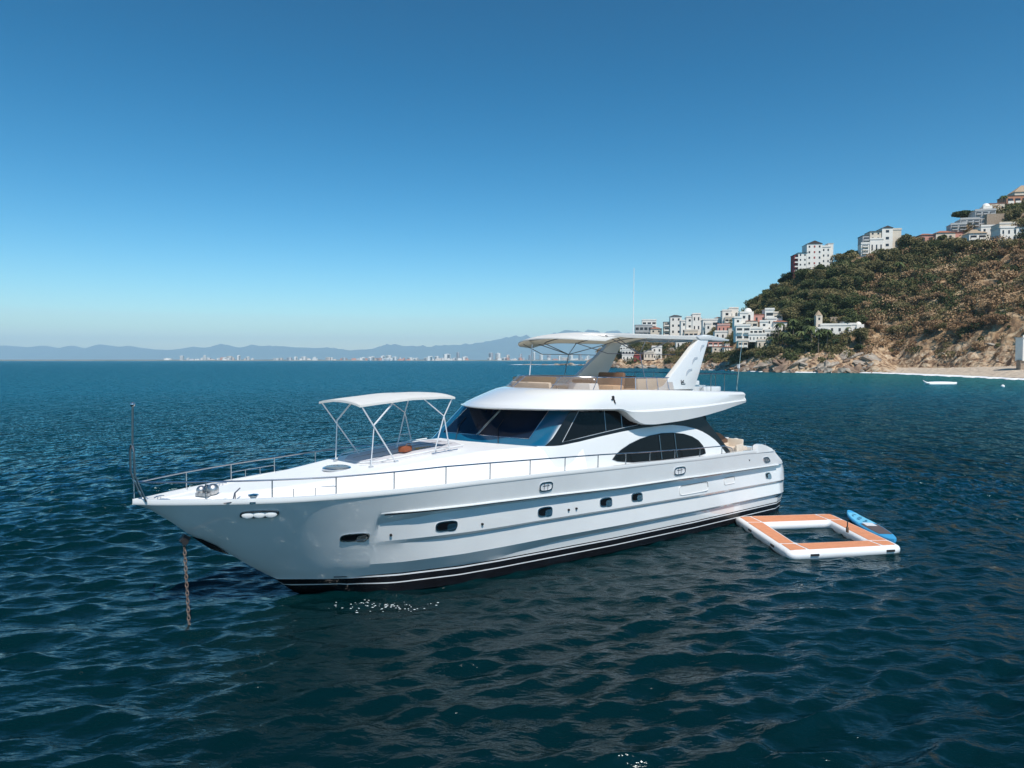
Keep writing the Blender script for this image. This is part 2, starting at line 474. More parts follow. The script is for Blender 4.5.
def nodes(s):
    """(t, z) at the knuckles from sheer to boot top"""
    L = kn(s)
    zs = [z0(s)] + L + [zb(s)]
    for i in range(1, 8): zs[i] = min(zs[i], zs[i - 1] - .0)
    zs[6] = max(zs[6], zs[7] + .004)
    T0, T1 = bs(s), tb(s)
    out = []
    e = 1 - S(s, 24.0, 24.33)
    g1, g2, g3 = S(s, 5.24, 5.42) * e, S(s, 5.2, 7.6) * e, S(s, 4.6, 6.4) * e
    OFF = [0, .045 * g1 * S(s, 4.9, 8), -.095 * g1, .048 * g2, -.038 * g2, .085 * g3, -.03 * g3 * S(s, 8.6, 10.5), 0]
    for i, z in enumerate(zs):
        z = max(z, lo(s))
        out.append((hsmooth(s, z) + OFF[i], z))
    return out
def hull_t(s, z):
    nd = nodes(s)
    zz = [p[1] for p in nd][::-1]; tt = [p[0] for p in nd][::-1]
    return I(z, zz, tt)
def send(z): return I(z, [-.9, .45, .94, 1.72, 2.2, 2.56, 3.1], [23.9, 24.36, 24.50, 24.48, 24.15, 23.6, 23.2])
def sm_(s, z):
    return s if s < 21 else 21 + (s - 21) * (send(z) - 21) / (24.35 - 21)

def build_hull():
    ss = sorted(set(list(np.round(np.concatenate([np.linspace(0, 1, 9), np.linspace(1, 5, 24), np.linspace(5, 5.4, 8), np.linspace(5.4, 23, 70), np.linspace(23, 24.35, 14)]), 3))))
    b = MB()
    for sg in (1, -1):
        N = [nodes(s) for s in ss]
        for i in range(7):
            sub = 5 if i == 0 else 3
            rows = []
            for k in range(sub + 1):
                v = k / sub
                r = []
                for s, nd in zip(ss, N):
                    t = nd[i][0] + (nd[i + 1][0] - nd[i][0]) * v; z = nd[i][1] + (nd[i + 1][1] - nd[i][1]) * v
                    if s < 4.6:
                        t = hsmooth(s, z)
                    r.append(P(sm_(s, z), sg * t, z))
                rows.append(r)
            b.grid(rows)
        # boot: white line, black band, white line, black bottom
        zl = [1.0, .93, .9, .86]
        prev = None
        lev = [(lambda s: zb(s)), (lambda s: zb(s) - .035), (lambda s: zb(s) - .075), (lambda s: zb(s) - .25), (lambda s: zb(s) - .28), (lambda s: .0), (lambda s: -.5), (lambda s: -.9)]
        mi = [1, 2, 1, 2, 1, 1, 1]
        for i in range(7):
            rows = []
            for k in range(2):
                r = []
                for s in ss:
                    z = max(lev[i + k](s), lo(s))
                    t = hsmooth(s, z) if s < 6 else tb(s) - .06 * (zb(s) - z) - max(0, 1 - (z + .9) / .6) * 1.0
                    if 5 <= s < 6:
                        t2 = hsmooth(s, z); t2a = tb(s) - .06 * (zb(s) - z) - max(0, 1 - (z + .9) / .6) * 1.0
                        t = t2 + (t2a - t2) * S(s, 5, 6)
                    elif s < 6: t = hsmooth(s, z)
                    if i == 3 and s < 7.6: pass
                    r.append(P(sm_(s, z), sg * t, z))
                rows.append(r)
            b.grid(rows, mi=mi[i])
    # transom
    s = ss[-1]
    lv = [(t, z) for t, z in nodes(s)] + [(tb(s) - .05, .2), (tb(s) - .08, 0), (tb(s) - .9, -.9)]
    rows = []
    for t, z in lv:
        rows.append([P(sm_(s, z) + .12 * (1 - (q / 6) ** 2), t * q / 6, z) for q in range(-6, 7)])
    b.grid(rows[:8]); b.grid(rows[7:], mi=1)
    # inner side of the bow counter
    return b.build('hull', [M['hullgel'], M['black'], M['stripe']], yacht, angle=11)
hull = build_hull()

# rub strip, the dark strip painted as its shadow, and toe rail cap
b = MB()
ss = list(np.linspace(0.02, 23.3, 120))
for sg in (1, -1):
    rows = []
    for (dt, dz) in ((-.0, -.03), (.008, -.02), (.012, .03), (.0, .10), (-.05, .11), (-.10, .09), (-.12, -.02)):
        rows.append([P(sm_(s, 2.6) - (.03 if s < .1 else 0), sg * max(bs(s) + dt, 0), z0(s) + dz) for s in ss])
    b.grid(rows)
b.build('toe_rail', M['gel'], yacht, angle=50)
b = MB()
for sg in (1, -1):
    rows = []
    sl = list(np.linspace(5.35, 23.6, 90))
    for (dt, dz) in ((-.004, .018), (.045, .012), (.05, -.018), (-.004, -.03)):
        rows.append([P(sm_(s, 2.2), sg * (hull_t(s, kn(s)[0]) + dt * S(s, 5.2, 6.5)), kn(s)[0] + dz) for s in sl])
    b.grid(rows)
b.build('rubbing_strake', M['gel'], yacht)
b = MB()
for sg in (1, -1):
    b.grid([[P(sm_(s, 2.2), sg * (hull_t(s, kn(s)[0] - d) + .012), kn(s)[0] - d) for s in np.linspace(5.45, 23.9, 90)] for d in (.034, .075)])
b.build('strake_shadow_strip', M['strake_shade'], yacht)

# deck with raised trunk
def trunk_z(s): return I(s, [0, .8, 2, 3.2, 4.8, 6, 7.5, 9, 10.5, 12], [2.98, 3.0, 3.06, 3.13, 3.28, 3.42, 3.57, 3.68, 3.70, 3.66])
def deck_z(s, t):
    b = bs(s); e = z0(s) + .0
    T = trunk_z(s)
    w = max(b - .42, .02)                      # outer edge of the ramp
    inr = max(w - I(s, [0, 3, 6, 9, 11.5, 13], [.3, .6, .75, .75, .42, .12]), .0)
    a = abs(t)
    k = 1 - S(a, inr, w + 1e-3)
    z = e + (T - e) * k
    # sunk sun pad well
    return z
b = MB(); rows = []
for s in np.linspace(.06, 12.6, 96):
    w = bs(s) - .03
    rows.append([P(s, w * q / 24, deck_z(s, w * q / 24)) for q in range(-24, 25)])
b.grid(rows)
rows = []
for s in np.linspace(12.6, 23.3, 40):
    w = bs(s) - .03
    zz = z0(s) + .0 - (.22 * S(s, 20.2, 20.6))
    rows.append([P(sm_(s, 2.6), w * q / 6, zz) for q in range(-6, 7)])
b.grid(rows)
b.build('deck', M['geldeck'], yacht, angle=60)

# sun pad: cushion on the trunk
def slab(name, outline, zf, th, m, parent=yacht, bevel=.03):
    n = len(outline)
    bb = MB()
    top = [P(s, t, zf(s, t) + th) for s, t in outline]; bot = [P(s, t, zf(s, t) - .02) for s, t in outline]
    bb.add(top + bot, [tuple(range(n)), tuple(range(2 * n - 1, n - 1, -1))] + [(i, i + n, (i + 1) % n + n, (i + 1) % n) for i in range(n)])
    return bb.build(name, m, parent, bevel=bevel)
padz = lambda s, t: deck_z(s, 0) - .005 - .0 * t
pad = slab('sun_pad', [(5.85, .25), (6.15, .62), (7.9, .66), (9.1, .66), (9.35, -.2), (9.2, -1.35), (7.6, -1.35), (6.1, -1.2), (5.75, -.7)], padz, .07, M['pad'], bevel=.025)
b = MB()
for t in (.02, -.62):
    b.tube([P(s, t, padz(s, t) + .072) for s in np.linspace(6.0, 9.1, 12)], .010, 6)
b.build('pad_seam', M['trim'], pad)
b = MB()
b.tube([P(s, t, padz(s, t) + .10) for s, t in [(5.7, .42), (6.1, .78), (7.0, .82), (8.0, .82), (9.0, .82)]], .02, 8)
b.tube([P(s, t, padz(s, t) + .09) for s, t in [(5.6, -.9), (6.0, -1.42), (7.6, -1.52), (9.1, -1.52)]], .02, 8)
b.build('pad_coaming', M['gel'], yacht)
# foredeck hatch
def disc(c, r, th, m, name, parent, n=24, ax=(1, 1), rim=None):
    bb = MB()
    rows = [[(c[0] + rr * ax[0] * math.cos(6.2832 * k / n), c[1] + rr * ax[1] * math.sin(6.2832 * k / n), c[2] + z) for k in range(n)] for rr, z in ((r, 0), (r, th * .7), (r * .93, th), (.01, th * 1.1))]
    bb.grid(rows, closed_u=True)
    return bb.build(name, m, parent)
hz = deck_z(5.15, .1)
ht = disc(P(5.15, .1, hz - .02), .40, .07, M['steel'], 'deck_hatch', yacht, ax=(1, 1.1))
disc(P(5.15, .1, hz + .02), .34, .05, M['hatch'], 'hatch_glass', ht, ax=(1, 1.1))
# windlass, capstan, cleats, anchor lock lever
wl = MB()
z = deck_z(1.55, .25)
wl.sphere(P(1.50, .15, z + .10), .12, 12, 8).sphere(P(1.72, .38, z + .13), .15, 12, 8)
wl.tube([P(1.45, .1, z + .12), P(1.78, .42, z + .13)], .07, 10)
wl.box(P(1.6, .27, z + .03), (.42, .34, .07), rz=R(40))
M['dull'] = mat('satin steel', (.5, .5, .5), .42, metal=1, var=.25, vscale=12)
w = wl.build('anchor_windlass', M['dull'], yacht)
MB().tube([P(1.60, .23, z + .12), P(1.66, .30, z + .12)], .125, 12).build('drum', M['steeld'], w)
cp = MB(); z = deck_z(2.35, 1.35)
cp.grid([[P(2.38 + r * math.cos(k * .5236), 1.42 + r * math.sin(k * .5236), z + h_) for k in range(12)] for r, h_ in ((.15, -.02), (.15, .03), (.09, .05), (.08, .12), (.13, .16), (.13, .19), (.01, .21))], closed_u=True)
cp.build('capstan', M['steel'], yacht)
def cleat(s, t, rz=0, L=.3):
    bb = MB(); z = deck_z(s, t) if s < 11 else z0(s) + .1
    c, q = math.cos(rz), math.sin(rz)
    f = lambda a, h_: P(s + a * c, t + a * q, z + h_)
    bb.tube([f(-L / 2, .07), f(-L / 4, .085), f(L / 4, .085), f(L / 2, .07)], .017, 6)
    bb.tube([f(-L / 6, 0), f(-L / 8, .085)], .016, 6).tube([f(L / 6, 0), f(L / 8, .085)], .016, 6)
    bb.build('cleat', M['steel'], yacht)
cleat(.62, .25, .6); cleat(.62, -.25, -.6); cleat(1.75, 1.1, 0, .25); cleat(2.4, -1.35, 0)
lv = MB(); z = deck_z(1.95, 1.2)
lv.tube([P(1.72, 1.28, z + .03), P(1.92, 1.30, z + .03), P(2.05, 1.05, z + .20), P(2.2, .98, z + .30)], .018, 6)
lv.tube([P(2.06, 1.05, z + .0), P(2.06, 1.05, z + .2)], .014, 6)
lv.build('mooring_lever', M['steeld'], yacht)

# side rails
RZs = [0, .1, 2.8, 4.2, 7, 8.5, 10, 12.8, 15.2, 18, 19.6, 24]
RZz = [3.50, 3.47, 3.46, 3.46, 3.52, 3.50, 3.46, 3.37, 3.27, 3.18, 3.13, 3.05]
def rz_(s): return I(s, RZs, RZz)
def rt(s): return max(bs(s) - .08, 0)
posts = [1.41, 2.76, 4.18, 5.62, 7.08, 8.49, 9.93, 11.32, 12.75, 14.05, 15.25, 16.58, 18.01, 19.44]
for sg, nm in ((1, 'port'), (-1, 'starboard')):
    b = MB()
    b.tube([P(s, sg * rt(s), rz_(s)) for s in np.concatenate([np.linspace(.08, 3, 14), np.linspace(3.3, 19.6, 40)])] + [P(20.1, sg * (rt(20.1)), 3.0), P(20.2, sg * rt(20.2), z0(20.2) + .1)], .021, 8)
    # short lower rail loops near the bow
    for a, c in ((2.76, 4.18),):
        zl = lambda s: rz_(s) - .22
        b.tube([P(a, sg * rt(a), zl(a) - .02), P(a + .06, sg * rt(a), zl(a)), P((a + c) / 2, sg * rt((a + c) / 2), zl((a + c) / 2)), P(c - .06, sg * rt(c), zl(c)), P(c, sg * rt(c), zl(c) - .02)], .012, 6)
        for s in (3.22, 3.70):
            b.tube([P(s, sg * rt(s), zl(s)), P(s, sg * (rt(s) - .01), z0(s) + .07)], .010, 6)
    r = b.build('hand_rail', M['railsteel'], yacht)
    for s in posts:
        q = MB().tube([P(s, sg * rt(s), rz_(s)), P(s, sg * (rt(s) - .01), z0(s) + .08)], .017, 8)
        q.sphere(P(s, sg * (rt(s) - .01), z0(s) + .10), .035, 8, 4, sc_=(1, 1, .5))
        q.build('stanchion', M['railsteel'], r)
# small stern stanchions
for sg in (1, -1):
    for s in (21.6, 22.6):
        MB().tube([P(s, sg * rt(s), 3.02), P(s, sg * rt(s), z0(s) + .07)], .014, 6).build('stanchion', M['steel'], yacht)

# bow light staff on a looped boarding ladder
b = MB().tube([P(.01, 0, 4.30), P(.03, 0, 5.30)], .022, 8)
b.build('light_staff', M['steeld'], yacht)
MB().sphere(P(.03, 0, 5.34), .06, 10, 6).build('anchor_light', M['steel'], yacht)
b = MB()
for t in (-.13, .13):
    b.tube([P(.0, t * .9, 4.36), P(.0, t * 1.8, 4.24), P(.0, t * 1.9, 3.70), P(.08, t * 1.9, 3.45), P(.24, t * 1.9, 3.02)], .022, 8)
b.tube([P(.0, -.12, 4.36), P(.0, 0, 4.39), P(.0, .12, 4.36)], .022, 8)
b.tube([P(.05, -.25, 3.5), P(.05, .25, 3.5)], .018, 6)
b.tube([P(.16, -.25, 3.22), P(.16, .25, 3.22)], .018, 6)
b.build('bow_ladder', M['steeld'], yacht)
MB().tube([P(.02, 0, 3.0), P(.02, 0, 3.5), P(.12, 0, 3.5)], .018, 8).build('pulpit_post', M['steel'], yacht)

# portholes, fairleads, vents on the topsides
def hull_frame(s, z, sg=1):
    t = hull_t(s, z); p = Vector(P(sm_(s, z), sg * t, z))
    a = Vector(P(sm_(s + .1, z), sg * hull_t(s + .1, z), z)) - p
    c = Vector(P(sm_(s, z + .08), sg * hull_t(s, z + .08), z + .08)) - p
    a.normalize(); c.normalize()
    n = a.cross(c)
    if n.y * sg > 0: n = -n
    return p, a, c, n.normalized()
def on_hull(u, v, d, fr):
    p, a, c, n = fr
    return p + a * u + c * v + n * d
def oval(w, h_, n=24, e=3.2):
    return [(w / 2 * math.copysign(abs(math.cos(q)) ** (2 / e), math.cos(q)), h_ / 2 * math.copysign(abs(math.sin(q)) ** (2 / e), math.sin(q))) for q in [6.2832 * k / n for k in range(n)]]
def oval_fit(name, s, z, w, h_, rim, m_in, m_rim, sg, proud=.02, e=3.2):
    fr = hull_frame(s, z, sg)
    o1 = oval(w, h_, e=e); o2 = oval(w - rim * 2, h_ - rim * 2, e=e)
    b = MB().grid([[on_hull(u, v, -.02, fr) for u, v in o1], [on_hull(u, v, proud, fr) for u, v in o1], [on_hull(u, v, proud, fr) for u, v in o2], [on_hull(u, v, proud * .4, fr) for u, v in o2]], closed_u=True)
    o = b.build(name, m_rim, yacht)
    g = MB().add([on_hull(u, v, proud * .45, fr) for u, v in o2], [tuple(range(len(o2)))])
    return o, g.build('porthole_glass' if name == 'porthole' else 'insert', m_in, o), fr
for sg in (1, -1):
    for s, z, w, h_ in ((4.83, 1.77, .76, .27), (7.26, 1.83, .66, .29), (10.64, 1.81, .58, .30), (13.2, 1.79, .56, .30), (14.67, 1.78, .56, .30), (22.72, 1.66, .42, .26)):
        o, g, fr = oval_fit('porthole', s, z, w, h_, .035, M['glassblk'], M['steel'], sg)
        MB().add([on_hull(u * .28 + w * .25, v * .22 - h_ * .20, .016, fr) for u, v in oval(1, 1)], [tuple(range(24))]).build('latch', M['steel'], o)
    for s, z, w, h_ in ((2.53, 2.62, .92, .25), (10.5, 2.62, .52, .30), (16.75, 2.48, .62, .30), (22.75, 2.34, .44, .30)):
        o, g, fr = oval_fit('fairlead', s, z, w, h_, .04, M['stripe'] if s < 22 else M['hatch'], M['steel'] if s > 3 else M['steeld'], sg, proud=.035)
        bb = MB()
        for u in ((-.18, .0, .18) if s < 3 else (-.07, .07)):
            bb.tube([on_hull(u, -h_ * .42, .02, fr), on_hull(u, h_ * .42, .02, fr)], .016 if s < 3 else .010, 6)
        if s > 3 and s < 20: bb.tube([on_hull(-w * .25, .03, .02, fr), on_hull(w * .25, .03, .02, fr)], .010, 6)
        bb.build('roller', M['steeld'], o)
        if s < 3:
            for u in (-.27, 0, .27):
                MB().sphere((0, 0, 0), 1, 10, 8).build('white_roller', M['gel'], o)
                q_ = [k_ for k_ in o.children][-1]; q_.location = on_hull(u, -.01, .03, fr); q_.scale = (.155, .05, .095); q_.rotation_euler = (0, 0, math.atan2(fr[1].y, fr[1].x))
    for s, z, w, h_ in ((17.72, 1.72, 1.65, .34), (20.0, 1.75, .72, .26)):
        fr = hull_frame(s, z, sg)
        o1 = oval(w, h_, 32, 7); o2 = oval(w - .03, h_ - .03, 32, 7); o3 = oval(w - .07, h_ - .07, 32, 7)
        b = MB().grid([[on_hull(u, v, -.01, fr) for u, v in o1], [on_hull(u, v, .022, fr) for u, v in o1], [on_hull(u, v, .022, fr) for u, v in o2], [on_hull(u, v, .004, fr) for u, v in o3]], closed_u=True)
        b.add([on_hull(u, v, .004, fr) for u, v in o3], [tuple(range(32))])
        b.build('shell_door', M['gel'], yacht)
        MB().tube([on_hull(-w * .44, h_ * .5, .02, fr), on_hull(w * .44, h_ * .5, .02, fr), on_hull(w * .49, h_ * .38, .02, fr), on_hull(w * .49, -h_ * .1, .02, fr)], .010, 6).build('door_gap', M['rubber'], yacht)
    for s in (5.74, 8.37, 11.58, 11.9):
        fr = hull_frame(s, 1.745, sg)
        b = MB().tube([on_hull(0, 0, -.01, fr), on_hull(0, 0, .05, fr)], .035, 8)
        b.build('drain_fitting', M['rubber'], yacht)
    fr = hull_frame(21.3, 2.45, sg)
    MB().sphere(on_hull(0, 0, .0, fr), .04, 8, 6).build('fuel_cap', M['steeld'], yacht)
    fr = hull_frame(23.75, .68, sg)
    MB().add([on_hull(u, v, .012, fr) for u, v in oval(.75, .09)], [tuple(range(24))]).build('exhaust_slot', M['rubber'], yacht)

# anchor pocket under the bow: black wedge painted in for its dark recess
pk = MB()
for sg in (1, -1):
    pk.add([P(1.30, 0, lo(1.30) - .02), P(1.5, sg * .09, lo(1.5) + .03), P(1.85, sg * .10, lo(1.85) + .03), P(2.25, 0, lo(2.25) - .02), P(1.75, 0, lo(1.75) - .13)], [(0, 1, 4), (1, 2, 4), (2, 3, 4), (0, 1, 2, 3)])
pk.build('anchor_pocket_dark', M['black'], yacht, smooth=False)
pr = MB().box(P(1.14, 0, 1.93), (.18, .16, .20), M=Matrix.Rotation(R(35), 3, 'Y')).tube([P(1.12, -.12, 1.88), P(1.12, .12, 1.88)], .08, 12)
pr.build('bow_roller', M['rubber'], yacht)

# ---- lower deckhouse side (white) with arched window
def zl_(s): return I(s, [9.5, 10.84, 11.67, 12.5, 13.46, 14.5, 15.44, 16.5, 17.2, 17.9, 18.5, 18.9, 19.3, 19.65, 19.95, 20.2, 20.4], [3.66, 3.69, 3.68, 3.74, 3.84, 3.93, 3.99, 4.02, 4.01, 3.93, 3.80, 3.67, 3.49, 3.29, 3.05, 2.78, 2.45])
def hwk(s): return .34 * (1 - S(s, 10.7, 11.45))
def hw(z, s=15): return 2.50 - .16 * (z - 2.9) - .0        # half width of the house at height z
b = MB()
sl = list(np.linspace(10.9, 20.4, 90))
for sg in (1, -1):
    rows = []
    for v in (-.08, 0, .03, .3, .6, .92, 1.0):
        r = []
        for s in sl:
            zb_ = z0(s) - .1; zt = max(zl_(s), zb_ + .05)
            z = zb_ + (zt - zb_) * max(v, 0)
            w_ = hw(z) + (.10 if v < .02 and v >= 0 else 0) * 0 + (.0 if v < 1 else -.02)
            k = S(s, 10.5, 11.2)
            base = min(bs(s) - .5, 2.5)
            ww = hw(z) - hwk(s)
            r.append(P(s, sg * (ww - (.03 if v == 1 else 0)), z + (.02 if v == 1 else 0)))
        rows.append(r)
    rows.append([P(s, sg * 1.9, max(zl_(s), z0(s)) + .01) for s in sl])
    b.grid(rows[1:])
b.build('deckhouse', M['gel'], yacht, angle=50)
# arched side window
arch = [(13.95, 3.08), (14.1, 3.20), (14.38, 3.35), (14.85, 3.52), (15.39, 3.65), (15.9, 3.725), (16.5, 3.765), (17.12, 3.745), (17.7, 3.67), (18.17, 3.54), (18.5, 3.38), (18.71, 3.19), (18.82, 3.02), (18.84, 2.88), (18.6, 2.84), (16.46, 2.85), (14.88, 2.905), (14.18, 3.00)]
def wall_pt(s, z, d, sg): return P(s, sg * (hw(z) + d), z)
for sg in (1, -1):
    cs, cz = 16.6, 3.2
    rr = lambda k, d: [wall_pt(cs + (s - cs) * k, cz + (z - cz) * k, d, sg) for s, z in arch]
    w = MB().grid([rr(1.03, -.02), rr(1.03, .02), rr(.99, .022), rr(.985, .008)], closed_u=True).build('saloon_window', M['black'], yacht, angle=60)
    g = MB().add(rr(.987, .010), [tuple(range(len(arch)))]).build('window_glass', M['glassblk'], w, smooth=False)
    for s in (16.35, 17.20):
        MB().prism([wall_pt(s - .02, 2.86, .02, sg), wall_pt(s + .02, 2.86, .02, sg), wall_pt(s + .02, 3.72, .02, sg), wall_pt(s - .02, 3.72, .02, sg)], (0, -sg * .012, 0)).build('mullion', M['steeld'], w)

# ---- glazing band: windscreen, side windows, aft dark wing
SH = .20
def shs(s, t): return s + SH * (t - 2.1) * S(23 - s, 2, 9) * 1.0
def wsb(t):      # windscreen base
    return (10.62 + .093 * t * t + SH * (t - 2.1) + (.17 * t if t < 0 else 0), 3.68 - .008 * t * t)
def wst(t):      # windscreen top
    return (11.87 + .075 * t * t + SH * (t - 2.1) + (.13 * t if t < 0 else 0), 4.84)
# windscreen surround
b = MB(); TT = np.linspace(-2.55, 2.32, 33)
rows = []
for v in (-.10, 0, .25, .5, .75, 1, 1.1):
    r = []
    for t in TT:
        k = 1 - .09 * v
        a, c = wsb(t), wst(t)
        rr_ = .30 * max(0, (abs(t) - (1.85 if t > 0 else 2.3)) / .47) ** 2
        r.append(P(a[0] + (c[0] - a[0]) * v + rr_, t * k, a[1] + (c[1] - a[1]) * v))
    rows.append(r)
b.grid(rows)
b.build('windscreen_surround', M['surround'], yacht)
def ws_pt(t, v, d=0):
    a, c = wsb(t), wst(t)
    k = 1 - .09 * v
    return P(a[0] + (c[0] - a[0]) * v - d * .55 + .30 * max(0, (abs(t) - (1.85 if t > 0 else 2.3)) / .47) ** 2, t * k, a[1] + (c[1] - a[1]) * v + d * .75)
for (ta, tb_, ta1, tb1) in ((-2.05, -.36, -1.92, -.24), (-.30, 1.62, -.18, 1.66)):
    vs_ = []
    def edge(n=8):
        o = []
        for q in range(n + 1): o.append((ta + (tb_ - ta) * q / n, .19))
        for q in range(n + 1): o.append((tb1 + (ta1 - tb1) * q / n, .93))
        return o
    E_ = edge()
    rows = [[ws_pt(ta + (tb_ - ta) * q / 8 + ((ta1 + (tb1 - ta1) * q / 8) - (ta + (tb_ - ta) * q / 8)) * v, .19 + .74 * v, .012) for q in range(9)] for v in (0, .25, .5, .75, 1)]
    g = MB().grid(rows).build('windscreen_pane', M['pane'], yacht)
    MB().tube([ws_pt(t, v, .014) for t, v in E_], .0115, 6, closed=True).build('pane_trim', M['steel'], g)
# wiper arms
for t in (-1.0, .75):
    MB().tube([ws_pt(t, .02, .05), ws_pt(t - .45, .38, .04), ws_pt(t - .5, .62, .03)], .012, 6).build('wiper', M['rubber'], yacht)

# side glazing body (black) from the pillar aft, with the aft wing sloping to the deck
def zt_(s): return 5.0
b = MB()
for sg in (1, -1):
    sl = list(np.linspace(11.1, 20.7, 70)); rows = []
    for v in (0, .5, 1):
        r = []
        for s in sl:
            zlow = max(zl_(min(s, 20.4)) - .03, z0(s) - .15) if s < 20 else z0(s) - .15
            # forward edge follows the pillar, aft edge the curved wing
            ztop = min(4.75, 3.66 + (s - 11.1) * .95 + .02) if s < 12.3 else (4.75 if s < 18.6 else max(4.75 - (s - 18.6) * 1.0 + .0, z0(s)))
            z = zlow + (max(ztop, zlow + .01) - zlow) * v
            r.append(P(shs(s, sg * 2.1) if sg < 0 else s, sg * (hw(z) - .045 - hwk(s)), z))
        rows.append(r)
    b.grid(rows)
b.build('side_glazing', M['black'], yacht)
def swp(s, z, sg, d=-.02): return P(shs(s, sg * 2.1) if sg < 0 else s, sg * (hw(z) + d - hwk(s)), z)
for sg in (1, -1):
    # three panes of the side window with one trim frame
    fr_ = [(11.75, 3.80), (12.5, 3.87), (13.46, 3.97), (14.5, 4.07), (15.35, 4.14), (15.45, 4.20), (15.4, 4.27), (15.1, 4.42), (14.6, 4.62), (14.2, 4.70), (12.60, 4.74)]
    f = MB().tube([swp(s, z, sg, -.03) for s, z in fr_], .011, 6, closed=True).build('side_window', M['ventgrey'], yacht)
    MB().add([swp(s, z, sg, -.036) for s, z in fr_], [tuple(range(len(fr_)))]).build('window_glass', M['glassblk'], f, smooth=False)
    for s, a, c in ((13.75, 4.02, 4.70), (14.55, 4.09, 4.62)):
        MB().tube([swp(s, a, sg, -.03), swp(s + .02, c, sg, -.03)], .016, 6).build('mullion', M['steeld'], f)
# aft bulkhead
MB().box(P(19.6, 0, 3.6), (.1, 4.2, 2.1), M=Matrix.Rotation(R(-18), 3, 'Y')).build('aft_bulkhead', M['glassblk'], yacht)

# ---- roof, flybridge coaming and aft pod
def ring(W, F, A, zf, n=2.3, s_end=21.6, shear=.2):
    pts = []
    sl = np.linspace(s_end, F + A, 46)[:-1]
    for s in sl: pts.append((s, W if not callable(W) else W(s)))
    w0 = W if not callable(W) else W(F + A)
    arc = []
    for k in range(25):
        a = math.pi / 2 * (1 - k / 24)
        arc.append((F + A * (1 - abs(math.cos(a)) ** (2 / n)), w0 * abs(math.sin(a)) ** (2 / n)))
    pts += arc
    allp = [(s, t) for s, t in pts] + [(s, -t) for s, t in pts[:-1][::-1]]
    out = []
    for s, t in allp:
        f = S(22 - s, 1, 9)
        out.append(P(s + shear * (t - w0) * f, t, zf(s)))
    return out
def zbot(s): return -.03 * S(14, s, s + 3) * 0 + I(s, [9, 9.6, 10.6, 12, 13.2, 14.2, 14.42, 14.7, 15.0, 15.3, 15.9, 17.25, 18.5, 20, 21.25, 21.9], [4.84, 4.83, 4.82, 4.78, 4.74, 4.69, 4.62, 4.42, 4.24, 4.15, 4.12, 4.165, 4.27, 4.43, 4.61, 4.70])
def zcr(s): return I(s, [9.9, 14.2, 14.5, 16.1, 18.4, 21.9], [4.90, 4.78, 4.68, 4.68, 4.70, 4.80])
def ztp(s): return I(s, [9, 11, 11.7, 13.4, 16, 18.8, 21.9], [5.40, 5.44, 5.455, 5.41, 5.34, 5.23, 5.10])
Wp = lambda s: 2.60 + .09 * S(s, 14.3, 15.3) - .22 * S(s, 18, 21.8)
b = MB()
mid = lambda k: (lambda s: zcr(s) + (ztp(s) - zcr(s)) * k)
RS = dict(n=1.95, shear=0)
rings = [ring(lambda s: 2.2, 10.5, 2.6, lambda s: zbot(s) + .03, **RS), ring(lambda s: Wp(s) - .16, 10.02, 2.9, zbot, **RS), ring(lambda s: Wp(s) - .03, 9.92, 3.0, lambda s: zbot(s) + .035, **RS),
         ring(Wp, 9.90, 3.0, lambda s: zbot(s) + (zcr(s) - zbot(s)) * .88, **RS), ring(lambda s: 2.585 - .02 * S(s, 14.3, 15.3) - .2 * S(s, 18, 21.8), 9.98, 3.0, zcr, **RS)]
b.grid(rings)
rings = [rings[-1], ring(lambda s: 2.56 - .17 * S(s, 18, 21.8), 10.2, 2.95, mid(.20), **RS), ring(lambda s: 2.52 - .12 * S(s, 18, 21.8), 10.6, 2.8, mid(.45), **RS), ring(lambda s: 2.43, 11.05, 2.6, mid(.70), **RS), ring(lambda s: 2.36, 11.45, 2.4, mid(.90), **RS),
         ring(lambda s: 2.28, 11.8, 2.2, mid(1.0), **RS), ring(lambda s: 2.18, 11.95, 2.1, mid(1.01), **RS)]
b.grid(rings)
b.grid([rings[-1], ring(lambda s: 2.14, 12.0, 2.1, lambda s: 4.92, **RS)])
b.build('flybridge_moulding', M['gel'], yacht, angle=36)
e = MB()
rs_ = [P(21.6, Wp(21.6) - .14, zbot(21.6)), P(21.62, Wp(21.6) - .02, zcr(21.6)), P(21.6, 2.27, ztp(21.6)), P(21.6, -2.27, ztp(21.6)), P(21.62, -Wp(21.6) + .02, zcr(21.6)), P(21.6, -Wp(21.6) + .14, zbot(21.6))]
e.prism(rs_, (-.06, 0, 0)).build('aft_fascia', M['gel'], yacht)
# flybridge floor and soffit
b = MB()
rows = []
for s in np.linspace(12.0, 21.5, 12):
    w_ = 2.16 if s > 13.2 else 1.6
    rows.append([P(s, w_, 4.93), P(s, -w_, 4.93)])
b.grid(rows)
b.grid([[P(s, w_, max(zbot(s), 4.3) + .02) for w_ in np.linspace(-2.25, 2.25, 5)] for s in np.linspace(14.6, 21.5, 16)])
b.build('flybridge_floor', M['geldeck'], yacht)

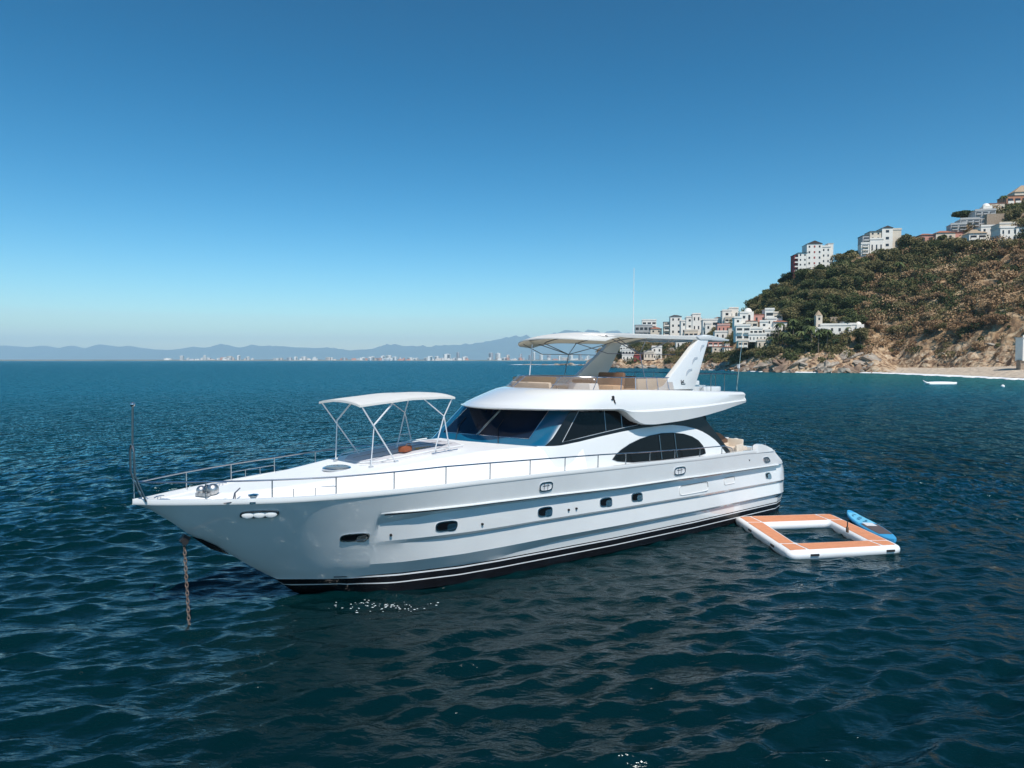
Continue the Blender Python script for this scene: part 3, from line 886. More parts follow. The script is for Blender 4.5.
# flybridge windshield (tinted) and its rail
WT = lambda s: 2.20
r0 = ring(lambda s: 2.23, 11.85, 2.15, lambda s: ztp(s) - .0, s_end=17.4, n=1.95, shear=0)
r1 = ring(lambda s: 2.08, 12.45, 1.8, lambda s: I(s, [12, 13.5, 17.3], [5.86, 5.82, 5.75]), s_end=17.4, n=1.95, shear=0)
g = MB().grid([r0, r1]).build('fly_windshield', M['flyglass'], yacht, angle=80)
MB().tube(r1, .02, 6).build('windshield_rail', M['steel'], g)
for k in (4, 12, 20, 28, 38, 50, 60, 72, 85, 95, 110, 122, 130):
    if k < len(r0):
        MB().tube([r0[k], r1[k]], .014, 6).build('windshield_post', M['steel'], g)
# seats and helm on the flybridge
def seat(name, s, t, L, Wd, h_, m_, z=4.95, back=None, mb=None, lab=None):
    o = MB().box(P(s, t, z + h_ / 2), (L, Wd, h_)).build(name, m_, yacht, bevel=.05)
    if lab: o['label'] = lab
    if back:
        (dx, dy, bl, bw, bh, tilt) = back
        MB().box(P(s + dx, t + dy, z + h_ + bh / 2 - .05), (bl, bw, bh), M=Matrix.Rotation(tilt, 3, 'X' if bw < bl else 'Y')).build('backrest', mb or m_, o, bevel=.05)
    return o
seat('fly_sofa', 13.2, -.5, .7, 2.2, .42, M['beige'], back=(-.38, 0, .14, 2.1, .30, -.2), mb=M['beige'])
seat('fly_sofa', 14.3, -1.75, 2.2, .6, .45, M['beige'], back=(0, -.32, 2.1, .16, .42, .15), mb=M['tan'])
seat('helm_seat', 15.1, .95, .55, 1.3, .55, M['tan'], back=(.3, 0, .14, 1.25, .5, .12), mb=M['brown'])
seat('fly_sofa', 17.3, -1.0, .7, 2.2, .42, M['brown'], back=(.38, 0, .16, 2.1, .45, .15), mb=M['brown'])
seat('fly_sofa', 16.4, 1.75, 1.9, .6, .42, M['tan'], back=(0, .30, 1.8, .14, .42, -.12), mb=M['beige'])
hc = MB().box(P(14.0, .95, 5.25), (.55, 1.3, .7), top=.8).build('helm_console', M['gel'], yacht, bevel=.05)
MB().tube([P(14.36, .95 + .2 * math.cos(a), 5.6 + .2 * math.sin(a)) for a in np.linspace(0, 6.28, 17)[:-1]], .016, 6, closed=True).build('steering_wheel', M['steel'], hc)
MB().box(P(14.05, .95, 5.63), (.25, 1.0, .10), M=Matrix.Rotation(.4, 3, 'Y')).build('dashboard', M['rubber'], hc, bevel=.01)
seat('fly_table', 14.3, -.75, .8, .7, .06, M['gel'], z=5.45)
MB().tube([P(14.3, -.75, 4.95), P(14.3, -.75, 5.46)], .05, 10).build('table_pedestal', M['steel'], yacht)

# radar arch
def leg_poly(): return [(16.25, 5.30), (16.55, 5.38), (16.87, 5.47), (18.2, 6.47), (19.3, 7.31), (19.5, 7.38), (19.78, 7.38), (19.78, 7.20), (19.40, 6.55), (19.08, 5.98), (18.66, 5.30)]
def cut(c): return c
arch_mb = []
for sg in (1, -1):
    sh = 0 if sg > 0 else -.84
    tt = lambda z: sg * (2.16 - .10 * (z - 5.3))
    poly = [P(s + sh, tt(z), z) for s, z in leg_poly()]
    b = MB().prism(poly, (0, sg * .24, 0))
    lg = b.build('arch_leg', M['gel'], yacht, bevel=.03)
    # three recessed vents and a dark mark
    for (a, z_, L_) in ((19.33, 6.90, .28), (18.82, 6.42, .36), (18.42, 5.98, .40)):
        sh2 = [(a - L_ * .55, z_ - .18), (a - L_ * .40, z_ - .02), (a - L_ * .1, z_ + .08), (a + L_ * .42, z_ + .10), (a + L_ * .44, z_ + .04), (a + L_ * .02, z_ + .0), (a - L_ * .30, z_ - .10)]
        MB().prism([P(s + sh, tt(z) + sg * .006, z) for s, z in sh2], (0, -sg * .012, 0)).build('arch_vent', M['ventgrey'], lg)
    mk = [[(17.88, 5.66), (17.91, 5.66), (17.91, 5.52), (18.12, 5.52), (18.12, 5.49), (17.88, 5.49)], [(17.93, 5.58), (18.02, 5.65), (18.06, 5.64), (17.99, 5.59), (18.07, 5.58), (18.05, 5.56), (17.94, 5.55)]]
    bb = MB()
    for q in mk: bb.prism([P(s + sh, tt(z) + sg * .008, z) for s, z in q], (0, -sg * .008, 0))
    bb.build('arch_emblem', M['rubber'], lg, smooth=False)
# beam between the legs and the radar shelf
MB().prism([P(19.2, -2.0, 7.18), P(19.0, -2.0, 7.30), P(20.0, -2.0, 7.36), P(19.9, -2.0, 7.18)], (0, -4.0 + .0, 0)).build('arch_beam', M['gel'], yacht, bevel=.02)
sf = MB().prism([P(19.6, 1.85, 7.24), P(19.6, 1.85, 7.38), P(20.0, 1.85, 7.38), P(21.55, 1.7, 7.23), P(21.5, 1.7, 7.17), P(20.3, 1.8, 7.17)], (0, 3.3, 0))
shf = sf.build('radar_shelf', M['gel'], yacht, bevel=.02)
# antennas
MB().tube([P(17.62, 0, 7.3), P(17.65, 0, 10.0)], .022, 6, r2=.012).build('whip_antenna', M['stripe'], yacht)
b = MB().tube([P(21.4, 2.15, 5.2), P(21.66, 2.2, 7.17)], .018, 6, r2=.010).build('whip_antenna', M['steel'], yacht)
MB().box(P(21.5, 2.16, 6.15), (.08, .08, .16)).build('antenna_clamp', M['stripe'], b)
# aft flybridge rail and lockers
b = MB()
b.tube([P(18.9, 2.2, 5.88), P(20.5, 2.2, 5.86), P(21.45, 2.15, 5.84), P(21.6, 2.0, 5.84), P(21.6, -2.0, 5.84), P(21.4, -2.15, 5.86), P(19.0, -2.2, 5.88)], .018, 8)
fr_ = b.build('aft_rail', M['steeld'], yacht)
for s, t in ((19.63, 2.2), (20.5, 2.2), (21.42, 2.16), (21.6, 1.0), (21.6, 0), (21.6, -1.0), (21.42, -2.16), (20.2, -2.2)):
    MB().tube([P(s, t, 5.85), P(s, t, 5.12)], .014, 6).build('rail_post', M['steeld'], fr_)
MB().box(P(19.05, 1.5, 5.30), (.55, .8, .62)).build('life_raft_locker', M['gel'], yacht, bevel=.05)
MB().box(P(20.1, 1.5, 5.18), (1.1, .9, .35)).build('fly_bench', M['gel'], yacht, bevel=.05)
MB().box(P(20.6, -.2, 5.2), (1.0, 2.2, .32)).build('fly_bench', M['gel'], yacht, bevel=.05)
# emblem on the coaming
bb = MB()
ez = lambda s, z, d=0: P(s, 2.58 - (z - 4.95) * .28 + .02 + d, z)
for q in ([(13.82, 5.22), (13.92, 5.24), (13.93, 5.16), (13.90, 5.10), (13.93, 4.98), (13.89, 4.98), (13.85, 5.08), (13.74, 5.05), (13.73, 5.08), (13.84, 5.14)], [(13.86, 5.00), (13.90, 5.0), (13.96, 4.90), (13.91, 4.90)]):
    bb.prism([ez(13.85 + (s - 13.85) * .75, 5.09 + (z - 5.08) * .75, -.012) for s, z in q], (0, .05, 0))
bb.build('coaming_emblem', M['rubber'], yacht, smooth=False)

# ---- flybridge bimini
def bim(name, F, A, s_end, W, zmid, zside, zfront, m_, n=2.6, hem=.08, shear=0, nu=26, nv=17, scal=.02, tilt=.0):
    b = MB(); rows = []; low = []
    for i in range(nu + 1):
        u = i / nu; r = []
        for j in range(nv):
            t = -1 + 2 * j / (nv - 1)
            a = abs(t)
            front = F + A * (1 - (1 - a ** n) ** (1 / n)) if A > 0 else F
            s = front + (s_end - front) * u ** 1.3
            z = zside(s) + (zmid(s) - zside(s)) * (1 - a ** 2.2)
            z -= (zfront) * max(0, 1 - (s - front) / 1.6) ** 2
            z += scal * math.sin(u * 12.56) * (1 - a * a) + tilt * t
            r.append(P(s + shear * W * t, t * W, z))
        rows.append(r)
    b.grid(rows)
    # under skin
    b.grid([[(p[0], p[1], p[2] - .03) for p in r] for r in rows], mi=1)
    # hem all round
    edge = [r[0] for r in rows] + rows[-1][1:] + [r[-1] for r in rows[::-1]][1:] + rows[0][::-1][1:-1]
    b.grid([edge, [(p[0], p[1], p[2] - hem) for p in edge]], closed_u=True)
    return b.build(name, m_, yacht, angle=50)
TL = .10
def canz(t): a = abs(t) / 1.95; return 7.20 + .16 * (1 - a ** 2.2) + TL * t / 1.95
bim('fly_bimini', 12.45, 1.6, 19.6, 1.95, lambda s: 7.36, lambda s: 7.20, .22, [M['canvas'], M['cream']], hem=.04, tilt=TL, n=2.0, scal=.008)
MB().grid([[P(s, 1.955, 7.30 + d * S(s, 13.9, 15.2)) for s in np.linspace(14.1, 19.5, 20)] for d in (.0, -.06, -.12)]).build('canopy_valance', M['canvas'], yacht)
def hoop(s, bow=0): return [P(s + bow * (1 - math.cos(min(abs(t), 1.88) / 1.88 * 1.57)), t, canz(t) - .06) for t in np.linspace(1.88, -1.88, 13)]
b = MB()
for s_, bw in ((12.62, 1.5), (14.6, .0), (16.3, 0), (18.0, 0)):
    b.tube([(p[0], p[1], p[2] - (.20 if s_ < 13 else 0) * max(0, 1 - (p[0] - 12.6) / 1.6) ** 2) for p in hoop(s_, bw)], .018, 6)
b.build('canopy_hoop', M['steeld'], yacht)
for sg in (1, -1):
    b = MB(); T_ = sg * 1.86; zt_c = canz(T_) - .07
    b.tube([P(14.15, T_, zt_c), P(15.9, T_, 6.62), P(16.3, T_, zt_c)], .017, 6)
    b.tube([P(14.6, T_, zt_c), P(15.9, T_, 6.62), P(18.0, T_, zt_c)], .017, 6)
    b.tube([P(15.9, T_, 6.62), P(15.9, sg * 2.1, 5.76)], .017, 6)
    b.tube([P(13.2, sg * 1.4, 6.98), P(14.4, sg * 1.75, 6.62), P(15.9, T_, 6.62), P(17.7, sg * 2.0, 6.60)], .014, 6)
    b.build('bimini_frame', M['steeld'], yacht)
MB().tube([P(12.75, -.35, 6.96), P(12.62, -.35, 5.86)], .020, 6).build('front_pole', M['alu'], yacht)

# ---- foredeck bimini
FS = .10
def fz(s): return I(s, [5.3, 6.0, 7.0, 8.0, 8.5], [5.25, 5.33, 5.40, 5.42, 5.38])
b = MB(); rows = []
sl = np.linspace(5.36, 8.48, 18)
for s in sl:
    rows.append([P(s + FS * 1.12 * t - FS, 1.12 * t, fz(s) - .10 * abs(t) ** 2.5 + .006 * math.cos((s - 5.3) / 3.3 * 12.56)) for t in np.linspace(-1, 1, 11)])
b.grid(rows)
edge = [r[0] for r in rows] + rows[-1][1:] + [r[-1] for r in rows[::-1]][1:] + rows[0][::-1][1:-1]
b.grid([edge, [(p[0] * 1, p[1], p[2] - .06) for p in edge]], closed_u=True)
b.grid([[(p[0], p[1], p[2] - .06) for p in r] for r in rows])
b.build('foredeck_bimini', M['canvas'], yacht, angle=50)
for sg in (1, -1):
    b = MB()
    q = lambda s, z, w=1.0: P(s + FS * sg * w - FS, sg * w, z)
    b.tube([q(6.57, deck_z(6.57, .95), .95), q(5.44, 5.12, 1.08)], .020, 6)
    b.tube([q(5.78, deck_z(5.8, .95), .95), q(5.86, 4.59)], .016, 6)
    b.tube([q(5.86, 4.59), q(6.50, 5.26, 1.05)], .024, 6)
    b.build('front_strut', M['alu'], yacht)
    b = MB()
    b.tube([q(7.84, deck_z(7.84, .95), .95), q(8.17, 4.72), q(8.42, 5.28, 1.08)], .018, 6)
    b.tube([q(8.41, deck_z(8.4, .95), .95), q(8.17, 4.72)], .018, 6)
    b.tube([q(8.17, 4.72), q(7.35, 5.32, 1.06)], .016, 6)
    b.tube([q(7.98, 4.02), q(8.33, 4.02)], .012, 6)
    b.build('rear_strut', M['alu'], yacht)
fb = MB()
for sg in (1, -1):
    for s in (5.78, 6.57, 7.84, 8.41):
        fb.box(P(s + FS * sg - FS, sg * .95, deck_z(s, .95) + .02), (.12, .08, .05))
fb.tube([P(7.7, 1.08, deck_z(7.7, 1.0) + .05), P(8.6, 1.08, deck_z(8.6, 1.0) + .05)], .02, 6)
fb.build('frame_foot', M['steel'], yacht)

# ---- cockpit aft
b = MB()
for sg in (1, -1):
    b.grid([[P(s, sg * (rt(s) - .12), z0(s) + .08) for s in np.linspace(20.2, 23.2, 8)], [P(s, sg * (rt(s) - .40), z0(s) + .06) for s in np.linspace(20.2, 23.2, 8)], [P(s, sg * (rt(s) - .42), 2.42) for s in np.linspace(20.2, 23.2, 8)]])
b.box(P(23.05, 0, 2.58), (.35, 4.4, .30))
b.build('cockpit_coaming', M['gel'], yacht, angle=40)
for sg in (1, -1):
    ol = [(21.75, 2.62), (21.78, 2.80), (21.95, 2.97), (22.2, 3.0), (22.6, 2.90), (23.0, 2.76), (23.15, 2.66)]
    b = MB()
    b.grid([[P(s, sg * (bs(s) + .004), z0(s) - .02) for s, z in ol], [P(s, sg * (bs(s) - .02), max(z, z0(s))) for s, z in ol], [P(s, sg * (bs(s) - .24), max(z, z0(s)) - .0) for s, z in ol], [P(s, sg * (bs(s) - .30), z0(s) - .2) for s, z in ol]])
    b.build('stern_bulwark', M['gel'], yacht, angle=40)
seat('aft_settee', 22.6, 0, .6, 3.4, .32, M['beige'], z=2.44)
# awning curtain hung inside the aft wing
MB().prism([P(20.35, 1.5, 3.55), P(21.2, 1.5, 3.42), P(21.9, 1.5, 3.05), P(21.7, 1.5, 2.7), P(20.35, 1.5, 2.5)], (0, 2.4, 0)).build('cockpit_side_curtain', M['brown'], yacht)

# ------------------------------------------------------------------ things on the yacht
def world_obj(o, s, t, z, rz=0):
    o.location = y2w(s, t, z); o.rotation_euler = (0, 0, YH + rz); return o
def deck_chair(s, t, rz, label, mb):
    root = empty('deck_chair'); tag(root, label, 'chair')
    world_obj(root, s, t, z0(s) - .21, rz)
    MB().box((0, 0, .30), (.56, .54, .16)).build('seat_cushion', mb, root, bevel=.05)
    MB().box((.29, 0, .44), (.12, .66, .50), M=Matrix.Rotation(.16, 3, 'Y')).build('backrest', mb, root, bevel=.05)
    for c in (-1, 1):
        MB().box((0, c * .31, .34), (.60, .10, .34)).build('armrest', mb, root, bevel=.04)
    for a, c in ((-1, -1), (-1, 1), (1, -1), (1, 1)):
        MB().box((a * .22, c * .25, .10), (.06, .06, .24)).build('leg', M['brown'], root)
    return root
deck_chair(21.35, 2.0, 0.15, 'beige deck chair nearest the rail in the aft cockpit', M['beige'])
deck_chair(22.2, .9, -2.6, 'white cushioned chair behind the beige chair in the aft cockpit', M['stripe'])
for i, (s, t, z, lb) in enumerate([(22.6, 1.35, 2.92, 'plump white cushion on the aft settee nearest the camera'), (22.6, .2, 2.92, 'white cushion on the aft settee further from the rail')]):
    c = MB().sphere((0, 0, 0), .21, 14, 8, sc_=(.5, 1, .85)).build('cushion', M['canvas'])
    tag(c, lb, 'cushion'); world_obj(c, s, t, z, .2 * i)
z = padz(7.4, .2) + .07
bg_ = empty('beach_bag'); tag(bg_, 'small reddish brown bag lying on the grey sun pad under the foredeck awning', 'bag'); world_obj(bg_, 7.35, .10, z, .5)
MB().box((0, 0, .09), (.42, .26, .18)).build('bag_body', mat('brown leather', (.30, .085, .035), .6, var=.15), bg_, bevel=.05)
MB().tube([(-.12, -.1, .16), (-.08, -.12, .26), (.08, -.12, .26), (.12, -.1, .16)], .012, 6).build('handle', M['brown'], bg_)
b = MB(); rows = []
for i in range(13):
    rows.append([(.07 * i, .22 * (j / 6 - .5) * (1 + .1 * math.sin(i)), .03 + .05 * abs(math.sin(i * 1.3 + j * .9)) * math.sin(math.pi * j / 6) + .0) for j in range(7)])
tw = b.grid(rows).build('towel', mat('mustard towel', (.50, .30, .10), .9, var=.2, vscale=9), weld=False)
tag(tw, 'crumpled mustard towel beside the brown bag on the sun pad', 'towel'); world_obj(tw, 7.75, -.05, z, .15)

# anchor chain: interlocked links from the bow roller into the sea
b = MB()
top = Vector(y2w(1.12, 0, 1.88)); bot = Vector((-7.70, 16.55, -.6))
n = 27
for i in range(n):
    c = top.lerp(bot, i / n)
    dr = (bot - top).normalized()
    x = dr.cross(Vector((0, 1, 0))).normalized(); y = dr.cross(x)
    u = x if i % 2 else y
    b.tube([c + dr * .070 * math.cos(a) + u * .034 * math.sin(a) for a in np.linspace(0, 6.2832, 9)[:-1]], .014, 6, closed=True)
o = b.build('anchor_chain', M['chain']); tag(o, 'rusty anchor chain hanging from the bow straight into the water', 'chain')

# splash of discharge water under the hull side
b = MB(); r2 = random.Random(4)
for i in range(80):
    x, y = -3.45 + r2.gauss(0, .62), 17.75 + r2.gauss(0, .22)
    k = r2.uniform(.004, .016)
    b.sphere((x, y, .05 + r2.uniform(0, .05)), k, 6, 4, sc_=(r2.uniform(1, 2.6), 1, .4))
tag(b.build('splash', mat('white splash', (.85, .87, .87), .4), weld=False), 'scatter of white splash drops on the dark water below the hull', 'splash', kind='stuff')

# ------------------------------------------------------------------ inflatable dock, paddle board, paddle
dock = empty('inflatable_dock', (10.85, 25.0, 0), 0, 'square white inflatable swim dock with orange deck pads and open pool in its middle', 'floating dock')
OC = [Vector((8.74, 27.45, 0)), Vector((12.80, 27.98, 0)), Vector((12.95, 22.92, 0)), Vector((8.84, 22.15, 0))]
IC = [Vector((9.58, 26.12, 0)), Vector((12.10, 26.50, 0)), Vector((12.02, 23.72, 0)), Vector((9.56, 23.38, 0))]
DO = Vector((10.85, 25.0, 0))
def rcorner(pts, r, n=6):
    out = []
    for i in range(len(pts)):
        p, a, c = pts[i], pts[i - 1], pts[(i + 1) % len(pts)]
        p0 = p + (a - p).normalized() * r; p1 = p + (c - p).normalized() * r
        for k in range(n + 1):
            u = k / n
            out.append(p0 * (1 - u) ** 2 + p * 2 * u * (1 - u) + p1 * u * u)
    return out
co = rcorner(OC, .36); ci = rcorner(IC, .22)
rows = []
for (k, z) in [(-.30, -.05), (.0, -.08)]: pass
def lerp_ring(k, z): return [tuple(a.lerp(c, k) - DO + Vector((0, 0, z))) for a, c in zip(co, ci)]
prof = [(.10, -.07), (.03, -.02), (.0, .08), (.0, .15), (.03, .21), (.10, .25), (.18, .262), (.85, .262), (.93, .25), (.98, .21), (1.0, .15), (1.0, .08), (.97, -.02), (.90, -.07)]
MB().grid([lerp_ring(k, z) for k, z in prof + [prof[0]]], closed_u=True).build('pontoon', M['pvc'], dock, angle=60)
# orange pads: four sides and four corners
def padq(a, c, d, e_):
    q = [Vector(p) for p in (a, c, d, e_)]
    cen = sum(q, Vector()) / 4
    q = [cen + (p - cen) * (1 - .045 / max((p - cen).length, .1) * 1.2) for p in q]
    MB().prism([tuple(p - DO + Vector((0, 0, .260))) for p in rcorner(q, .05, 3)], (0, 0, .012)).build('deck_pad', M['orange'], dock, smooth=False)
def bl(i, j, ko, ): return None
O2 = [OC[i].lerp(IC[i], .17) for i in range(4)]; I2 = [OC[i].lerp(IC[i], .86) for i in range(4)]
for i in range(4):
    j = (i + 1) % 4
    # points on outer edge opposite the inner corners
    def foot(p, a, c):
        d = (c - a).normalized(); return a + d * (p - a).dot(d)
    a_, c_ = foot(I2[i], O2[i], O2[j]), foot(I2[j], O2[i], O2[j])
    padq(a_, c_, I2[j], I2[i])
    h0 = foot(I2[i], O2[i - 1], O2[i])
    padq(O2[i], a_, I2[i], h0)
for (p, rz) in ((OC[3].lerp(OC[2], .22), .18), (OC[3].lerp(OC[2], .88), .18), (OC[0].lerp(OC[3], .35), 1.57), (OC[0].lerp(OC[3], .75), 1.57)):
    q = p - DO
    MB().box((q.x - (.012 if rz > 1 else 0), q.y - (.012 if rz < 1 else 0), .13), (.30, .04, .07), rz=rz).build('grab_handle', M['rubber'], dock, bevel=.01)
# paddle standing at the dock edge
pd = empty('paddle', (11.95, 24.75, .26), 0, 'short dark paddle standing upright on the right side of the dock', 'paddle')
MB().tube([(0, 0, 0), (0, 0, .38)], .02, 6).build('shaft', M['rubber'], pd)
MB().box((0, 0, .10), (.06, .13, .2)).build('blade', M['brown'], pd, bevel=.02)
# paddle board
sup = empty('paddle_board', (13.56, 26.35, .10), math.atan2(28.75 - 24.35, 14.0 - 13.35) - math.pi / 2 + R(2), 'bright blue stand up paddle board floating behind the dock', 'paddle board')
b = MB(); rows = []; L_ = 4.3
def sw(u): return .40 * (math.sin(math.pi * min(max(u, 0), 1)) ** .45) * (1 - .12 * u)
us = [0, .01, .03, .07, .14, .25, .4, .55, .7, .82, .9, .95, .985, 1]
for (k, z) in ((.0, -.08), (.9, -.08), (1, -.03), (1, .03), (.92, .065), (0, .07)):
    pass
for u in us:
    w_ = sw(u) + .002; y = (u - .5) * L_; rk = .10 * max(0, (u - .75) / .25) ** 2
    ring_ = [(-.9 * w_, -.07), (-w_, -.02), (-w_, .03), (-.9 * w_, .06), (0, .065), (.9 * w_, .06), (w_, .03), (w_, -.02), (.9 * w_, -.07), (0, -.075)]
    rows.append([(x, y, z + rk) for x, z in ring_])
bd = MB().grid(rows, closed_u=True).build('board', M['blue'], sup, angle=60)
MB().grid([[(k * sw(u) * .86, (u - .5) * L_, .068 + .10 * max(0, (u - .75) / .25) ** 2) for k in (-1, 1)] for u in (.55, .65, .75, .85, .93)]).build('nose_graphic', M['lblue'], bd)
MB().grid([[(k * sw(u) * .82, (u - .5) * L_, .070) for k in (-1, 1)] for u in (.16, .2, .3, .4, .52)]).build('traction_pad', M['pump'], bd)
MB().grid([[(k * sw(u) * .5, (u - .5) * L_, .076) for k in (-1, 1)] for u in (.44, .5, .56)]).build('centre_patch', M['stripe'], bd)
b = MB()
for i in range(7):
    y = (.60 + .045 * i - .5) * L_
    b.box((.12 * math.sin(i * 2.1), y, .078 + .10 * max(0, (.6 + .045 * i - .75) / .25) ** 2), (.16, .05, .006), rz=i * .9)
b.build('dark_graphic', mat('navy print', (.01, .06, .16), .5), bd, smooth=False)

# ------------------------------------------------------------------ far small craft and buoy
bo = empty('banana_boat', (112.5, 184.0, 0), R(6), 'long white inflatable banana boat floating off the beach', 'inflatable boat')
b = MB(); rows = []
for i in range(21):
    u = i / 20; x = (u - .5) * 9.6
    r_ = .42 * min(1, (math.sin(math.pi * min(max(u, .02), .98))) ** .35)
    zc = .32 + .75 * max(0, (.14 - u) / .14) ** 1.5 + .12 * max(0, (u - .9) / .1)
    rows.append([(x, r_ * math.cos(a), zc + r_ * math.sin(a)) for a in np.linspace(0, 6.2832, 13)[:-1]])
b.grid(rows, closed_u=True).build('main_tube', M['pvc'], bo)
for c in (-1, 1):
    MB().tube([(-3.6, c * .75, .18), (-3.0, c * .85, .15), (3.4, c * .85, .15), (4.0, c * .75, .22)], .28, 10).build('side_tube', M['pvc'], bo)
by = empty('buoy', (116.4, 165.9, 0), 0, 'small round white mooring buoy right of the banana boat', 'buoy')
MB().sphere((0, 0, .15), .42, 14, 10).build('float', M['pvc'], by)
MB().tube([(0, 0, .5), (0, 0, .75)], .04, 6).build('eye', M['steel'], by)

# ------------------------------------------------------------------ the headland
PXS = [585, 600, 620, 640, 660, 680, 700, 720, 740, 760, 780, 800, 830, 860, 880, 900, 925, 950, 975, 1000, 1024, 1060, 1120, 1200, 1300]
D0S = [620, 580, 555, 545, 540, 520, 450, 420, 392, 372, 360, 352, 345, 345, 335, 322, 300, 282, 262, 242, 226, 205, 175, 150, 130]
D1S = [640, 640, 640, 640, 640, 635, 600, 560, 520, 495, 480, 470, 462, 455, 452, 450, 452, 458, 468, 480, 490, 500, 510, 520, 520]
YRS = [363, 353, 343, 338, 338, 338, 336, 330, 320, 303, 290, 278, 268, 258, 252, 249, 244, 238, 222, 212, 203, 190, 170, 155, 150]
def hshape(v, px):
    """share of the ridge height reached at share v of the way inland"""
    beach = S(px, 860, 900)
    base = I(v, [0, .04, .10, .2, .35, .6, .8, 1], [0, .06, .13, .22, .38, .66, .85, 1])
    bch = I(v, [0, .10, .22, .27, .4, .6, .8, 1], [0, .012, .035, .12, .34, .62, .83, 1])
    return base + (bch - base) * beach
def terr(px, v, nz=True):
    D0, D1, yr = I(px, PXS, D0S), I(px, PXS, D1S), I(px, PXS, YRS)
    d = D0 + (D1 - D0) * v
    zr = CH + (360 - yr) / FPX * D1
    if v <= 1: z = zr * hshape(v, px)
    else: z = zr * (1 - .25 * (v - 1)) - 2
    X = az(px, d)
    if nz:
        rough = 1.0 if not (px > 880 and v < .22) else .05
        a = rough * min(1, max(v, 0) * 12)
        z += a * (1.5 * math.sin(X * .11 + 2 * math.sin(d * .05)) * math.sin(d * .13 + X * .03) + .9 * math.sin(X * .31 + d * .17) * math.sin(d * .27 + 1.3)
                  + (1.1 if v < .35 else .3) * math.sin(X * .83 + 1.1 * math.sin(d * .6)) * math.sin(d * .71 + X * .2))
        if v < .03: z -= 1.5 * (1 - v / .03)
    return (X, d, z)
def hill(px, y, nz=True):
    """the point of the slope seen at a landmark's bearing px and height y"""
    best = None
    for k in range(101):
        v = k / 100
        X, d, z = terr(px, v, False)
        yy = 360 - (z - CH) / d * FPX
        if yy <= y:
            best = v; break
    if best is None: best = 1.0
    return terr(px, best, nz), best

